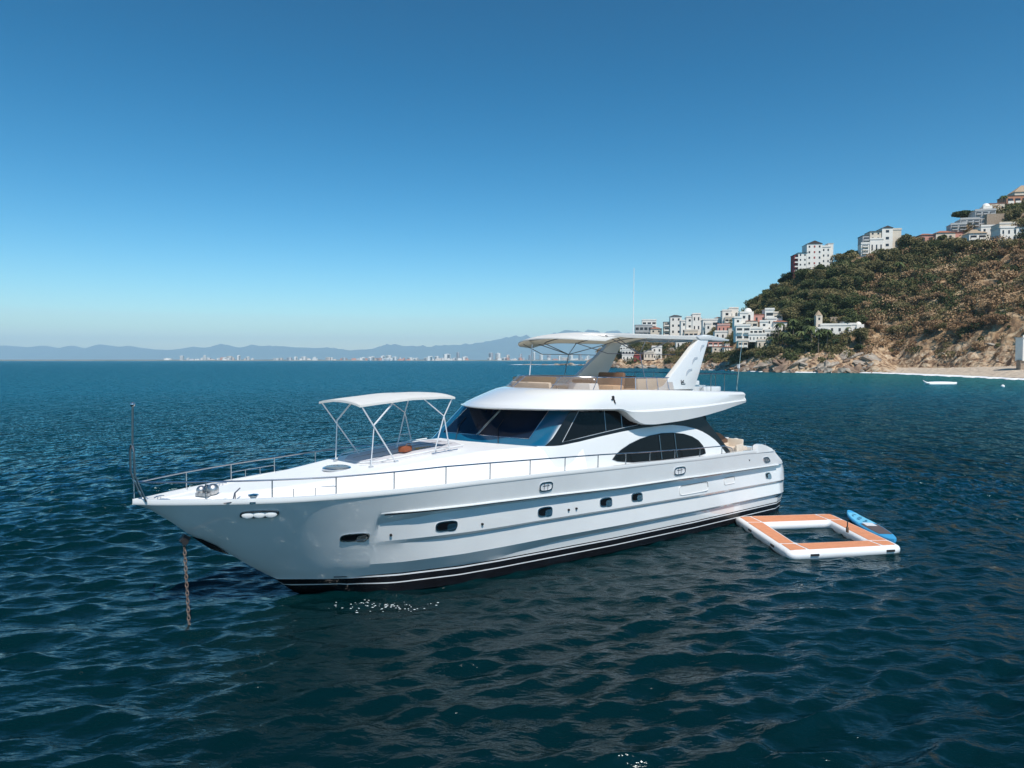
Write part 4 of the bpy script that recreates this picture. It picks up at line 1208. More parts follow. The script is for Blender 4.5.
def build_head():
    cols = np.concatenate([np.arange(586, 1024, 1.6), np.arange(1024, 1301, 6)])
    vs_ = list(np.linspace(-.02, .3, 46)) + list(np.linspace(.31, 1, 60)) + [1.1, 1.3, 1.7, 2.4]
    b = MB()
    rows = []
    for v in vs_:
        rows.append([terr(p, v) for p in cols])
    b.grid(rows)
    m = bpy.data.materials.new('dry hillside'); m.use_nodes = True
    n = m.node_tree; bs_ = n.nodes['Principled BSDF']; bs_.inputs['Roughness'].default_value = .95; bs_.inputs['Specular IOR Level'].default_value = .15
    geo = n.nodes.new('ShaderNodeNewGeometry')
    def noise(sc_, det=6, dist=0):
        q = n.nodes.new('ShaderNodeTexNoise'); q.inputs['Scale'].default_value = sc_; q.inputs['Detail'].default_value = det; q.inputs['Distortion'].default_value = dist
        n.links.new(geo.outputs['Position'], q.inputs[0]); return q
    def ramp(src, els):
        r = n.nodes.new('ShaderNodeValToRGB')
        while len(r.color_ramp.elements) < len(els): r.color_ramp.elements.new(.5)
        for e, (p, c) in zip(r.color_ramp.elements, els): e.position = p; e.color = (*c, 1)
        n.links.new(src, r.inputs[0]); return r
    soil = ramp(noise(.16, 8, .6).outputs[0], [(.32, (.10, .065, .04)), (.45, (.24, .15, .085)), (.55, (.38, .26, .15)), (.68, (.50, .38, .25))])
    rock = ramp(noise(.30, 8, 1.2).outputs[0], [(.35, (.08, .05, .035)), (.45, (.30, .19, .115)), (.56, (.50, .36, .23)), (.7, (.60, .49, .36))])
    sand = ramp(noise(.5, 4).outputs[0], [(.3, (.50, .40, .30)), (.7, (.60, .50, .39))])
    sep = n.nodes.new('ShaderNodeSeparateXYZ'); n.links.new(geo.outputs['Position'], sep.inputs[0])
    def mix(a, b_, f):
        q = n.nodes.new('ShaderNodeMix'); q.data_type = 'RGBA'
        n.links.new(f, q.inputs[0]); n.links.new(a, q.inputs[6]); n.links.new(b_, q.inputs[7]); return q.outputs[2]
    # rock near the sea (low z), sand where the ground is flat and low
    mr = n.nodes.new('ShaderNodeMapRange'); mr.inputs[1].default_value = 9; mr.inputs[2].default_value = 16; n.links.new(sep.outputs[2], mr.inputs[0])
    c1 = mix(rock.outputs[0], soil.outputs[0], mr.outputs[0])
    sn = n.nodes.new('ShaderNodeSeparateXYZ'); n.links.new(geo.outputs['True Normal'], sn.inputs[0])
    f1 = n.nodes.new('ShaderNodeMapRange'); f1.inputs[1].default_value = .95; f1.inputs[2].default_value = .98; n.links.new(sn.outputs[2], f1.inputs[0])
    f2 = n.nodes.new('ShaderNodeMapRange'); f2.inputs[1].default_value = 7; f2.inputs[2].default_value = 5; n.links.new(sep.outputs[2], f2.inputs[0])
    f3 = n.nodes.new('ShaderNodeMath'); f3.operation = 'MULTIPLY'; n.links.new(f1.outputs[0], f3.inputs[0]); n.links.new(f2.outputs[0], f3.inputs[1])
    c2 = mix(c1, sand.outputs[0], f3.outputs[0])
    n.links.new(c2, bs_.inputs['Base Color'])
    bp = n.nodes.new('ShaderNodeBump'); bp.inputs['Distance'].default_value = 2.5; bp.inputs['Strength'].default_value = .8
    n.links.new(noise(.4, 8, .5).outputs[0], bp.inputs['Height']); n.links.new(bp.outputs[0], bs_.inputs['Normal'])
    o = b.build('headland_terrain', m, weld=False, angle=60)
    tag(o, 'steep dry headland with brown cliffs and a sandy beach', 'hillside', kind='structure')
    # breaking surf along the beach and the rocks
    b = MB(); 
    cc = list(np.arange(700, 1290, 3)); rows = []
    for k in (0, .33, .66, 1):
        r = []
        for p in cc:
            D = I(p, PXS, D0S)
            bw = (2.5 + 10 * S(p, 850, 905)) * (1 + .3 * math.sin(p * .3) + .2 * math.sin(p * .77))
            off = 3.0 * math.sin(p * .045) * S(p, 860, 900)
            d = D + 2.5 - bw * k + off * k
            r.append((az(p, d), d, .35 - .28 * k + .25 * math.sin(k * 3.14)))
        rows.append(r)
    b.grid(rows)
    fm = mat('sea foam', (.85, .87, .87), .7, var=.05, vscale=1.5, bump=.6, bscale=2)
    tag(b.build('surf', fm, weld=False), 'white line of surf breaking along the beach', 'surf', kind='stuff')
build_head()

# shoreline boulders
def rock_mesh(seed, lum):
    r_ = random.Random(seed)
    bm = bmesh.new(); bmesh.ops.create_icosphere(bm, subdivisions=4, radius=1)
    ax_ = Vector((r_.gauss(0, 1), r_.gauss(0, 1), r_.gauss(0, .6))).normalized()
    pl = [(Vector((r_.gauss(0, 1), r_.gauss(0, 1), r_.gauss(0, .8))).normalized(), r_.uniform(.30, .72)) for _ in range(17)]
    for v in bm.verts:
        for n_, d in pl:
            q = v.co.dot(n_)
            if q > d: v.co -= n_ * (q - d)
        st = v.co.dot(ax_) * 7
        v.co += ax_ * .05 * math.sin(st * 2) + v.co * .10 * (1 if math.sin(st) > .2 else -.3)
    me = bpy.data.meshes.new('boulder'); bm.to_mesh(me); bm.free()
    me.materials.append(ROCKM[lum]); return me
ROCKM = [mat('shore rock pale', (.50, .44, .36), .9, c2=(.17, .12, .09), vscale=1.4, bump=.9, bscale=3), mat('shore rock brown', (.36, .25, .17), .9, c2=(.10, .06, .045), vscale=1.4, bump=.9, bscale=3)]
rmesh = [rock_mesh(i, i % 2) for i in range(6)]
for i in range(166):
    px = rnd.uniform(604, 872) if i < 150 else rnd.uniform(905, 1020)
    v = abs(rnd.gauss(0, .05)) if i < 150 else rnd.uniform(.22, .30)
    if 604 < px < 700: v *= .6
    X, d, z = terr(px, max(v, .002))
    o = bpy.data.objects.new('boulder', rmesh[rnd.randrange(6)]); col.objects.link(o)
    k = rnd.choice([1.1, 1.5, 2.0, 2.7, 3.5]) * rnd.uniform(.8, 1.2) * (1 if i < 150 else .35)
    o.location = (X, d, max(z, .3) + .1 * k); o.scale = (k * rnd.uniform(1.4, 2.6), k * 1.2, k * rnd.uniform(.6, .95))
    o.rotation_euler = (rnd.uniform(-.3, .3), rnd.uniform(-.6, .0), rnd.uniform(-.6, .6) + (3.14 if rnd.random() < .3 else 0))
    if i < 150: tag(o, 'angular brown and grey boulder at the waterline under the white houses', 'boulder', 'boulders along the rocky shore')
    else: tag(o, 'small pale boulder at the foot of the cliff behind the beach', 'boulder', 'boulders behind the beach')
# low reef left of the headland
for i, px in enumerate([528, 545, 556, 563, 572, 580, 588, 596, 603]):
    D = 930 - i * 22
    o = bpy.data.objects.new('reef_rock', rmesh[i % 6]); col.objects.link(o)
    o.location = (az(px, D), D, .3); o.scale = (rnd.uniform(6, 11), 5, rnd.uniform(2, 3.6) if i > 1 else 1.2); o.rotation_euler = (0, 0, rnd.uniform(-.4, .4))
    tag(o, 'low brown rock of the reef running out from the headland', 'rock', 'rocks of the low reef')
b = MB()
for i in range(26):
    px = rnd.uniform(515, 600); D = rnd.uniform(880, 1000)
    b.grid([[(az(px, D) + (12 + rnd.random() * 8) * math.cos(a) * k, D + 5 * math.sin(a) * k, .35 - .2 * k) for a in np.linspace(0, 6.28, 9)[:-1]] for k in (.01, 1)], closed_u=True)
tag(b.build('reef_foam', mat('reef foam', (.8, .83, .84), .7), weld=False), 'white water breaking over the low reef', 'foam', kind='stuff')

# ---------------- vegetation
def leafmat(name, cols, tr=.25):
    m = bpy.data.materials.new(name); m.use_nodes = True
    n = m.node_tree; b = n.nodes['Principled BSDF']; b.inputs['Roughness'].default_value = .8; b.inputs['Specular IOR Level'].default_value = .2
    g = n.nodes.new('ShaderNodeNewGeometry'); oi = n.nodes.new('ShaderNodeObjectInfo')
    nz = n.nodes.new('ShaderNodeTexNoise'); nz.inputs['Scale'].default_value = .045; nz.inputs['Detail'].default_value = 4
    n.links.new(g.outputs['Position'], nz.inputs[0])
    at = n.nodes.new('ShaderNodeAttribute'); at.attribute_name = 'tone'
    sm2 = n.nodes.new('ShaderNodeMath'); sm2.operation = 'MULTIPLY_ADD'; sm2.inputs[1].default_value = .20
    n.links.new(oi.outputs['Random'], sm2.inputs[0]); n.links.new(at.outputs['Fac'], sm2.inputs[2])
    a = n.nodes.new('ShaderNodeMath'); a.operation = 'MULTIPLY_ADD'; a.inputs[1].default_value = 1.0
    n.links.new(sm2.outputs[0], a.inputs[0])
    c = n.nodes.new('ShaderNodeMath'); c.operation = 'MULTIPLY_ADD'; c.inputs[1].default_value = 1.2; c.inputs[2].default_value = -.42
    n.links.new(nz.outputs[0], c.inputs[0]); n.links.new(c.outputs[0], a.inputs[2])
    r = n.nodes.new('ShaderNodeValToRGB')
    while len(r.color_ramp.elements) < len(cols): r.color_ramp.elements.new(.5)
    for i, (e, q) in enumerate(zip(r.color_ramp.elements, cols)): e.position = i / (len(cols) - 1) * .9 + .05; e.color = (*q, 1)
    n.links.new(a.outputs[0], r.inputs[0]); n.links.new(r.outputs[0], b.inputs['Base Color'])
    return m
LG = leafmat('green foliage', [(.028, .042, .016), (.06, .078, .028), (.12, .13, .05), (.21, .19, .085)])
LO = leafmat('olive foliage', [(.075, .070, .030), (.14, .125, .052), (.23, .19, .085), (.33, .25, .13)])
LD = leafmat('dry foliage', [(.14, .08, .048), (.28, .17, .09), (.44, .29, .16), (.58, .43, .26)])
LP = leafmat('palm foliage', [(.05, .075, .025), (.12, .14, .05), (.22, .21, .09)])
TRK = mat('tree bark', (.20, .15, .11), .9, var=.2, vscale=3)
def clump_pts(rs, n, r, sq=.75):
    p = rs.normal(0, 1, (n, 3)); p /= np.linalg.norm(p, axis=1)[:, None]
    p *= r * rs.uniform(.55, 1.05, (n, 1)); p[:, 2] *= sq
    return p
def leaves(rs, centers, size):
    n = len(centers)
    a = rs.normal(0, 1, (n, 3)); a /= np.linalg.norm(a, axis=1)[:, None]
    c = rs.normal(0, 1, (n, 3)); c -= a * (a * c).sum(1)[:, None]; c /= np.linalg.norm(c, axis=1)[:, None]
    s = size * rs.uniform(.6, 1.4, (n, 1))
    a = a * s; c = c * s * .7
    return np.stack([centers - a, centers - c, centers + a, centers + c], 1).reshape(-1, 3)
def quads_obj(name, v, m, parent=None, link=True, tone=None):
    n = len(v) // 4
    me = bpy.data.meshes.new(name)
    me.vertices.add(len(v)); me.vertices.foreach_set('co', v.astype(np.float32).ravel())
    me.loops.add(4 * n); me.loops.foreach_set('vertex_index', np.arange(4 * n, dtype=np.int32))
    me.polygons.add(n); me.polygons.foreach_set('loop_start', np.arange(0, 4 * n, 4, dtype=np.int32))
    me.update(calc_edges=True); me.materials.append(m)
    if tone is not None:
        ta = me.attributes.new('tone', 'FLOAT', 'POINT'); ta.data.foreach_set('value', np.asarray(tone, dtype=np.float32))
    if not link: return me
    o = bpy.data.objects.new(name, me); col.objects.link(o)
    if parent: o.parent = parent
    return o
def crown(seed, n_sub, R_, H_, flat=.75, leaf=.5, per=70):
    rs = np.random.RandomState(seed); out = []; tn = []
    for i in range(n_sub):
        d = rs.normal(0, 1, 3); d /= np.linalg.norm(d); d *= rs.uniform(.2, .75)
        cc = d * np.array([R_, R_, H_ * .5])
        if flat < .5: cc[2] = abs(cc[2]) * .4
        p = clump_pts(rs, per, R_ * rs.uniform(.32, .5), flat) + cc
        q = leaves(rs, p, leaf); out.append(q); tn.append(np.full(len(q), rs.uniform(0, .38)))
    return np.concatenate(out), np.concatenate(tn)
def tree(m, seed, Hh, R_, flat=.8, n_sub=11, name='tree'):
    root = empty(name)
    v, tn = crown(seed, n_sub, R_, Hh * .55, flat, R_ * .070, 230); v[:, 2] += Hh * .68
    quads_obj('crown', v, m, root, tone=tn)
    b = MB(); r_ = random.Random(seed)
    b.tube([(0, 0, -1.5), (.1, .05, Hh * .25), (0, .1, Hh * .6)], .05 * Hh * .6, 7, r2=.05)
    for k in range(4):
        a = r_.uniform(0, 6.28)
        b.tube([(.05, .05, Hh * .3), (math.cos(a) * R_ * .3, math.sin(a) * R_ * .3, Hh * .5), (math.cos(a) * R_ * .6, math.sin(a) * R_ * .6, Hh * .7)], .03 * Hh * .5, 5, r2=.03)
    b.build('trunk', TRK, root, weld=False)
    return root
def palm(seed, Hh, lf=3.0, name='palm_tree'):
    root = empty(name); r_ = random.Random(seed)
    lean = r_.uniform(-.8, .8)
    top = (lean, r_.uniform(-.5, .5), Hh)
    MB().tube([(0, 0, -1), (lean * .3, 0, Hh * .4), (lean * .7, 0, Hh * .75), top], .22, 7, r2=.13).build('trunk', TRK, root)
    b = MB()
    for k in range(17):
        a = k * 2.4 + r_.uniform(-.2, .2); up = r_.uniform(-.3, 1.0); L = lf * r_.uniform(.8, 1.1)
        rows = []
        for i in range(7):
            u = i / 6
            x = L * u * (1 - .12 * u); z = L * (up * .55 * u - .75 * u * u)
            w = .42 * math.sin(math.pi * min(u * .9 + .08, 1)) + .03
            c, q = math.cos(a), math.sin(a)
            rows.append([(top[0] + c * x - q * w, top[1] + q * x + c * w, top[2] + z - .3 * w), (top[0] + c * x, top[1] + q * x, top[2] + z + .05), (top[0] + c * x + q * w, top[1] + q * x - c * w, top[2] + z - .3 * w)])
        b.grid(rows)
    b.build('crown', LP if seed % 2 else LG, root, weld=False)
    return root

# bushes: one mass of ground cover over the whole slope
BX = []   # building footprints in view terms, bushes keep clear of them
rs = np.random.RandomState(21)
def excluded(px, y, boxes, m=3):
    for (a, b_, c, d) in boxes:
        if a - 1 < px < c + 1 and d - 2 < y < d + m: return True
    return False
BOXES = [(794, 243, 832, 268), (866, 228, 899, 252), (857, 228, 866, 260), (918, 226, 1022, 241), (735, 308, 770, 346), (770, 308, 786, 346), (700, 318, 737, 349), (668, 316, 704, 339), (819, 309, 863, 333), (618, 338, 665, 360), (632, 320, 660, 334), (950, 205, 992, 230), (983, 200, 1000, 212), (1003, 200, 1024, 205), (722, 300, 738, 323)]
def kind_at(px, v, r_):
    dry = I(px, [586, 780, 850, 900, 1024, 1300], [.28, .10, .22, .32, .30, .3])
    dry += .35 * (1 - S(v, .2, .75)) * S(px, 820, 900) - .25 * S(v, .6, .9)
    dry -= .3 * S(px, 740, 780) * (1 - S(px, 830, 870))
    if r_ < dry: return 2
    return 1 if (r_ * 7.3) % 1 < .5 else 0
masses = [[], [], []]; tones = [[], [], []]
cnt = 0
while cnt < 4600:
    px = rs.uniform(600, 1160 if rs.rand() < .25 else 1040); v = rs.uniform(.05, 1.02)
    if px < 740: v = rs.uniform(.12, 1.0)
    if px > 875 and v < .25: continue
    cl = .5 + .5 * math.sin(px * .13 + 3 * math.sin(v * 9)) * math.sin(v * 23 + px * .05)
    if px > 850 and v < .34 and rs.rand() < .45 + .3 * cl: continue
    if v < .12 and rs.rand() < .75: continue
    if px > 850 and v < .60 and rs.rand() < .22: continue
    X, d, z = terr(px, v)
    y = 360 - (z - CH) / d * FPX
    if excluded(px, y, BOXES): continue
    R_ = rs.choice([1.2, 1.8, 2.6, 3.6, 4.8], p=[.24, .26, .22, .18, .10]) * rs.uniform(.85, 1.15) * (1 if v > .35 else .75)
    p = clump_pts(rs, int(60 + 42 * R_), R_, .75) + np.array([X, d, z + R_ * .45])
    kk = kind_at(px, v, rs.rand()); q = leaves(rs, p, .26 + R_ * .045); masses[kk].append(q); tones[kk].append(np.full(len(q), rs.uniform(0, .42))); cnt += 1
for q, tq, (m, nm, lb) in zip(masses, tones, ((LG, 'green_scrub', 'green scrub covering the headland slope'), (LO, 'olive_scrub', 'olive scrub covering the headland slope'), (LD, 'dry_scrub', 'dry brown scrub covering the headland slope and cliffs'))):
    tag(quads_obj(nm, np.concatenate(q), m, tone=np.concatenate(tq)), lb, 'scrub', kind='stuff')

protos = {}
def place(kind, px, y, k, label, group=None, rz=None, cat='tree', below=0):
    key = kind
    (X, d, z), v = hill(px, y)
    if key not in protos:
        f = {'g1': lambda: tree(LG, 1, 7, 3.6), 'g2': lambda: tree(LG, 2, 6, 3.8, .7), 'o1': lambda: tree(LO, 3, 6, 3.6), 'o2': lambda: tree(LO, 4, 7, 3.4), 'd1': lambda: tree(LD, 5, 5.5, 3.2), 'd2': lambda: tree(LD, 6, 6, 3.4),
             'flat': lambda: tree(LG, 7, 9, 7.2, .38, 16), 'p1': lambda: palm(1, 8), 'p2': lambda: palm(2, 7), 'p3': lambda: palm(3, 9)}[key]
        protos[key] = o = f()
    else:
        o = copy_tree(protos[key])
    for a in ('label', 'category', 'group'):
        if a in o: del o[a]
    if kind[0] == 'p': o.name = 'palm_tree'
    elif kind[0] == 'd': o.name = 'dry_tree'
    else: o.name = 'tree'
    o.location = (X, d, z - .4 - below); o.scale = (k * rnd.uniform(.85, 1.35), k, k * rnd.uniform(.75, 1.15)) if kind[0] != 'p' else (k, k, k); o.rotation_euler = (0, 0, rnd.uniform(0, 6.28) if rz is None else rz)
    tag(o, label, cat, group)
    return o
zones = [
    (120, 745, 862, .12, 1.0, ['g1', 'g2', 'g1', 'o1', 'o2'], 'dense green tree on the slope between the white villas and the ridge apartments', 'dense green trees above the white villas', (.9, 1.75)),
    (70, 850, 1030, .62, 1.0, ['o1', 'o2', 'g2', 'd1', 'o1'], 'olive green tree on the upper slope below the ridge villas', 'trees on the upper slope below the ridge villas', (.9, 1.7)),
    (40, 860, 1030, .30, .62, ['d1', 'd2', 'o2', 'd1'], 'dry brownish tree on the cliff face above the beach', 'dry trees on the cliff above the beach', (.6, 1.4)),
    (26, 612, 740, .25, .9, ['g1', 'g2', 'o1'], 'dark bushy tree among the low houses at the left end of the headland', 'trees among the houses at the left end of the headland', (.7, 1.0)),
]
for n_, a, c, v0, v1, ks, lb, gp, (s0, s1) in zones:
    got = 0; guard = 0
    while got < n_ and guard < 4000:
        guard += 1
        px = rnd.uniform(a, c); v = rnd.uniform(v0, v1)
        X, d, z = terr(px, v, False); y = 360 - (z - CH) / d * FPX
        if excluded(px, y, BOXES, 11): continue
        place(rnd.choice(ks), px, y, rnd.uniform(s0, s1), lb, gp); got += 1
for a in [('flat', 966, 222, 1.65, 'wide flat topped tree standing out against the sky above the terraced building'),
          ('p3', 1000, 206, 1.15, 'slim palm on the skyline just left of the thatched hilltop house'),
          ('p3', 679.5, 338, 1.0, 'lone palm poking above the roof of the tall white block'),
          ('p1', 712, 334, .8, 'palm standing right of the sloping white facade'),
          ('p2', 688, 338, .7, 'short palm at the foot of the sloping white facade'),
          ('p3', 741, 322, .9, 'slim dark palm on the skyline above the upper left villa'),
          ('g2', 751, 352, 1.35, 'big dark green tree in front of the left end of the villa cluster'),
          ('g1', 746, 354, 1.1, 'dark round tree low beside the rocks under the villa cluster'),
          ('g2', 663, 353, 1.1, 'dark green tree below the long canopy of the yacht beside the pale house'),
          ('p1', 789, 345, 1.1, 'tall palm right beside the villa cluster'),
          ('p2', 796, 348, 1.0, 'palm between the villa cluster and the round turret'),
          ('p1', 808, 351, 1.1, 'palm left of the round turret near the rocks'),
          ('p3', 818, 353, 1.25, 'tall bright palm in front of the long white villa'),
          ('p2', 812, 330, .9, 'palm growing just above the round turret'),
          ('p1', 899, 281, 1.3, 'large yellow green palm alone in the middle of the slope'),
          ('p3', 848, 336, .6, 'small palm in front of the domed end of the long villa'),
          ('g1', 762, 300, .9, 'rounded tree on the left skyline of the headland'),
          ('o1', 775, 290, 1.0, 'leaning tree crown on the skyline left of the white apartment tower'),
          ('g1', 786, 284, .9, 'broad tree just left of the base of the white apartment tower'),
          ('g2', 845, 256, .9, 'rounded tree on the ridge between the two apartment blocks'),
          ('p2', 700, 336, .6, 'short palm between the sloping facade and the terrace villa'), ('p1', 722, 343, .7, 'palm leaning over the pink villa'),
          ('g2', 760, 349, .8, 'low dark tree at the foot of the middle of the villa cluster'), ('p3', 757, 334, .6, 'small palm on a terrace of the villa cluster'),
          ('g1', 716, 352, .8, 'round bush like tree on the rocks in front of the long blue roofed building'), ('p2', 782, 350, 1.0, 'palm on the rocks at the right foot of the villa cluster'),
          ('g1', 935, 232, .6, 'dark tree left of the terraced building above the pink arches')]:
    place(a[0], a[1], a[2], a[3], a[4])

for i, (px, y, k) in enumerate([(778, 347, 1.3), (784, 352, 1.5), (793, 344, 1.2), (800, 352, 1.5), (803, 345, 1.3), (811, 353, 1.6), (826, 351, 1.3), (834, 349, 1.0), (790, 336, 1.0), (806, 334, 1.1), (770, 352, 1.1)]):
    place(['p1', 'p2', 'p3'][i % 3], px, y, k, 'tall palm in the grove between the villa cluster and the rocks', 'palms of the shore grove')
for i, (px, y, k) in enumerate([(765, 296, 1.3), (773, 290, 1.1), (783, 284, 1.3), (788, 277, 1.5), (838, 262, 1.3), (850, 256, 1.4), (905, 250, 1.2), (912, 247, 1.4), (940, 245, 1.1), (752, 305, 1.2)]):
    place(['g1', 'o1', 'g2'][i % 3], px, y, k, 'spreading tree breaking the skyline of the ridge between the apartment buildings and the sea', 'skyline trees of the ridge')

# ---------------- hillside buildings
WALL = {'w': mat('white stucco', (.82, .77, .69), .85, var=.05, vscale=.4), 'c': mat('cream stucco', (.70, .60, .48), .85, var=.06, vscale=.4), 'p': mat('pink stucco', (.58, .28, .22), .85, var=.1, vscale=.4),
        't': mat('terracotta wall', (.45, .22, .13), .85, var=.12, vscale=.5), 'g': mat('grey stucco', (.42, .42, .41), .85, var=.1, vscale=.4), 'r': mat('red wall', (.35, .05, .05), .8, var=.1, vscale=.4), 's': mat('stone wall', (.42, .33, .24), .9, c2=(.25, .18, .13), vscale=1.5)}
ROOF = {'tile': mat('terracotta roof tiles', (.34, .14, .09), .9, var=.2, vscale=1), 'dark': mat('dark roof', (.07, .055, .05), .9, var=.2), 'flat': mat('pale flat roof', (.6, .58, .55), .9, var=.08), 'thatch': mat('palm thatch', (.50, .38, .26), .95, c2=(.28, .2, .13), vscale=4, bump=.5), 'blue': mat('pale blue roof sheet', (.50, .55, .58), .5, var=.05)}
for k_ in ('w', 'c'): pass
WIN = mat('dark window', (.03, .035, .045), .15, var=.3, vscale=1); WINR = mat('red shutter', (.35, .07, .06), .6)
BR = R(-8)
def building(name, px0, px1, yb, D, label, cat, blocks, rz=None, auto=True):
    """blocks: (u0,u1,ytop,ybase,depth,wall,roof,windows,setback) with u in px, y in px; built in real metres at distance D"""
    pc = (px0 + px1) / 2
    if auto:
        D = hill(pc, yb - 1, False)[0][1] - 2
    zb_ = CH + (360 - yb) / FPX * D
    root = empty(name, (az(pc, D), D, zb_), BR if rz is None else rz, label, cat)
    k = D / FPX
    for bi, (u0, u1, yt, y_b, dep, wc, rc, wins, sb) in enumerate(blocks):
        x0, x1 = (u0 - pc) * k, (u1 - pc) * k
        h1, h0 = (yb - yt) * k, (yb - y_b) * k - (4 if y_b >= yb - .5 else 0)
        cx = (x0 + x1) / 2; W = x1 - x0
        MB().box((cx, sb + dep / 2, (h0 + h1) / 2), (W, dep, h1 - h0)).build('wall', WALL[wc], root, smooth=False)
        if rc == 'gable':
            rf = MB().add([(x0 - .4, sb - .4, h1), (x1 + .4, sb - .4, h1), (x1 + .4, sb + dep, h1), (x0 - .4, sb + dep, h1), (cx, sb - .4, h1 + W * .22), (cx, sb + dep, h1 + W * .22)], [(0, 1, 4), (2, 3, 5), (0, 4, 5, 3), (1, 2, 5, 4), (0, 3, 2, 1)])
            rf.build('roof', ROOF['dark'], root, smooth=False)
        elif rc in ('hip', 'hipt', 'thatch'):
            z1 = h1 + W * (.16 if rc != 'thatch' else .3)
            MB().add([(x0 - .5, sb - .6, h1), (x1 + .5, sb - .6, h1), (x1 + .5, sb + dep, h1), (x0 - .5, sb + dep, h1), (cx - W * .15, sb + dep / 2, z1), (cx + W * .15, sb + dep / 2, z1)], [(0, 1, 5, 4), (1, 2, 5), (2, 3, 4, 5), (3, 0, 4), (0, 3, 2, 1)]).build('roof', ROOF['tile' if rc == 'hipt' else 'dark' if rc == 'hip' else 'thatch'], root, smooth=False)
        elif rc == 'dome':
            MB().sphere((cx, sb + dep / 2, h1 - .05), W * .45, 14, 8, z0=0).build('dome', WALL[wc], root)
        elif rc == 'cone':
            MB().add([(cx + (W / 2 + .5) * math.cos(a), sb + dep / 2 + (W / 2 + .5) * math.sin(a), h1) for a in np.linspace(0, 6.2832, 13)[:-1]] + [(cx, sb + dep / 2, h1 + W * .9)], [(i, (i + 1) % 12, 12) for i in range(12)]).build('roof', ROOF['thatch'], root, smooth=False)
        elif rc:
            MB().box((cx, sb + dep / 2, h1 + .15), (W + .5, dep + .5, .35)).build('roof', ROOF[rc], root, smooth=False)
            if rc == 'flat' and W > 4:
                pr = MB().box((cx, sb - .1, h1 + .7), (W + .3, .2, .8)).build('parapet', WALL[wc], root, smooth=False)
        if wins:
            nx, ny, style = wins
            for j in range(ny):
                for i in range(nx):
                    ww = W / nx * (.30 if style != 'b' else .72); hh = (h1 - max(h0, 0)) / ny * (.36 if style != 'b' else .45)
                    cx_ = x0 + W * (i + .5) / nx; cz_ = max(h0, 0) + (h1 - max(h0, 0)) * (j + .5) / ny
                    if style == 'a':
                        pts = [(cx_ - ww / 2, sb - .03, cz_ - hh), (cx_ + ww / 2, sb - .03, cz_ - hh)] + [(cx_ + ww / 2 * math.cos(q), sb - .03, cz_ + hh * .3 * math.sin(q) + hh * .3) for q in np.linspace(0, math.pi, 7)]
                        MB().prism(pts, (0, .2, 0)).build('arch_opening', WIN, root, smooth=False)
                        continue
                    q = MB().box((cx_, sb + .06, cz_), (ww, .3, hh)).build('balcony_opening' if style == 'b' else 'window', WIN if (style != 'r' or i != nx // 2) else WINR, root, smooth=False)
                    if style == 'b':
                        MB().box((cx_, sb - .5, cz_ - hh * .75), (ww * 1.08, 1.3, .25)).box((cx_, sb - 1.1, cz_ - hh * .45), (ww * 1.08, .12, hh * .55)).build('balcony', WALL['w'] if wc != 'g' else WALL['g'], root, smooth=False)
    return root
building('apartment_tower', 794, 832, 272, 470, 'tall white apartment tower with stepped roofs alone on the left ridge', 'apartment tower', [
    (794, 798, 255, 274, 9, 'r', 'dark', (1, 4, 'b'), 1.5), (797.5, 806, 253, 274, 11, 'w', 'hip', (2, 4, 'w'), .2), (805.5, 820, 244.5, 274, 12, 'w', 'gable', (3, 5, 'r'), 0), (819.5, 828, 248, 270, 10, 'w', 'flat', (2, 4, 'w'), .5), (826, 831, 244.5, 268, 6, 'w', 'flat', None, 1.2)])
building('apartment_block', 857, 899, 256, 468, 'white and cream gabled apartment block on the ridge, right of the white tower', 'apartment block', [
    (857, 864.5, 246, 263, 6, 'w', 'flat', (1, 3, 'b'), -6), (862, 869, 236, 254, 9, 'g', 'dark', (1, 3, 'b'), 1), (868, 880.5, 240.5, 256, 10, 'w', 'flat', (3, 1, 'w'), -.6), (868.5, 879, 232, 241, 10, 'c', 'hip', (2, 2, 'w'), .6), (879.5, 889.5, 229, 256, 11, 'w', 'gable', (1, 4, 'w'), 0), (889, 898, 231, 256, 12, 'c', 'flat', None, 1)])
building('arched_villa', 918, 973, 243, 458, 'long pink villa with arches and tiled roof on the ridge', 'villa', [
    (920, 934, 235, 243, 8, 'p', 'hipt', (2, 1, 'a'), 1), (934, 952, 233.5, 243, 8, 'c', 'hipt', (2, 1, 'a'), 0), (952, 963, 233, 243, 8, 'p', 'hipt', (1, 1, 'a'), .5), (962, 972, 232, 243, 8, 'r', 'hipt', (1, 1, 'a'), -.5)])
building('thatched_villa', 966, 998, 243, 462, 'low white villa with thatched wing between the pink arches and the domed villa', 'villa', [
    (967, 983, 234, 242, 9, 'w', 'thatch', (2, 1, 'b'), -.5), (979, 998, 227.5, 241, 10, 'w', 'flat', (3, 2, 'w'), 1)])
building('domed_villa', 997, 1022, 243, 460, 'two storey white villa with cream dome at the right end of the ridge', 'villa', [
    (999, 1013, 224, 241, 9, 'c', 'flat', None, 2), (998, 1014, 229, 242, 9, 'w', 'flat', (3, 2, 'a'), 0), (1012, 1022, 228, 243, 9, 'w', 'hipt', (1, 2, 'w'), -.6), (1014, 1020, 224.5, 229, 5, 'c', 'dome', None, 1)])
building('terraced_building', 948, 990, 232, 500, 'grey terraced building stepping up the ridge under the flat topped tree', 'terraced building', [
    (948, 962, 226, 233, 8, 'g', 'flat', (2, 2, 'b'), -4), (958, 975, 220.5, 232, 10, 'g', 'flat', (3, 3, 'b'), -1), (972, 990, 212, 231, 12, 'g', 'flat', (3, 4, 'b'), 1), (980, 988, 207, 213, 6, 'w', 'dome', None, 3)], rz=R(-14))
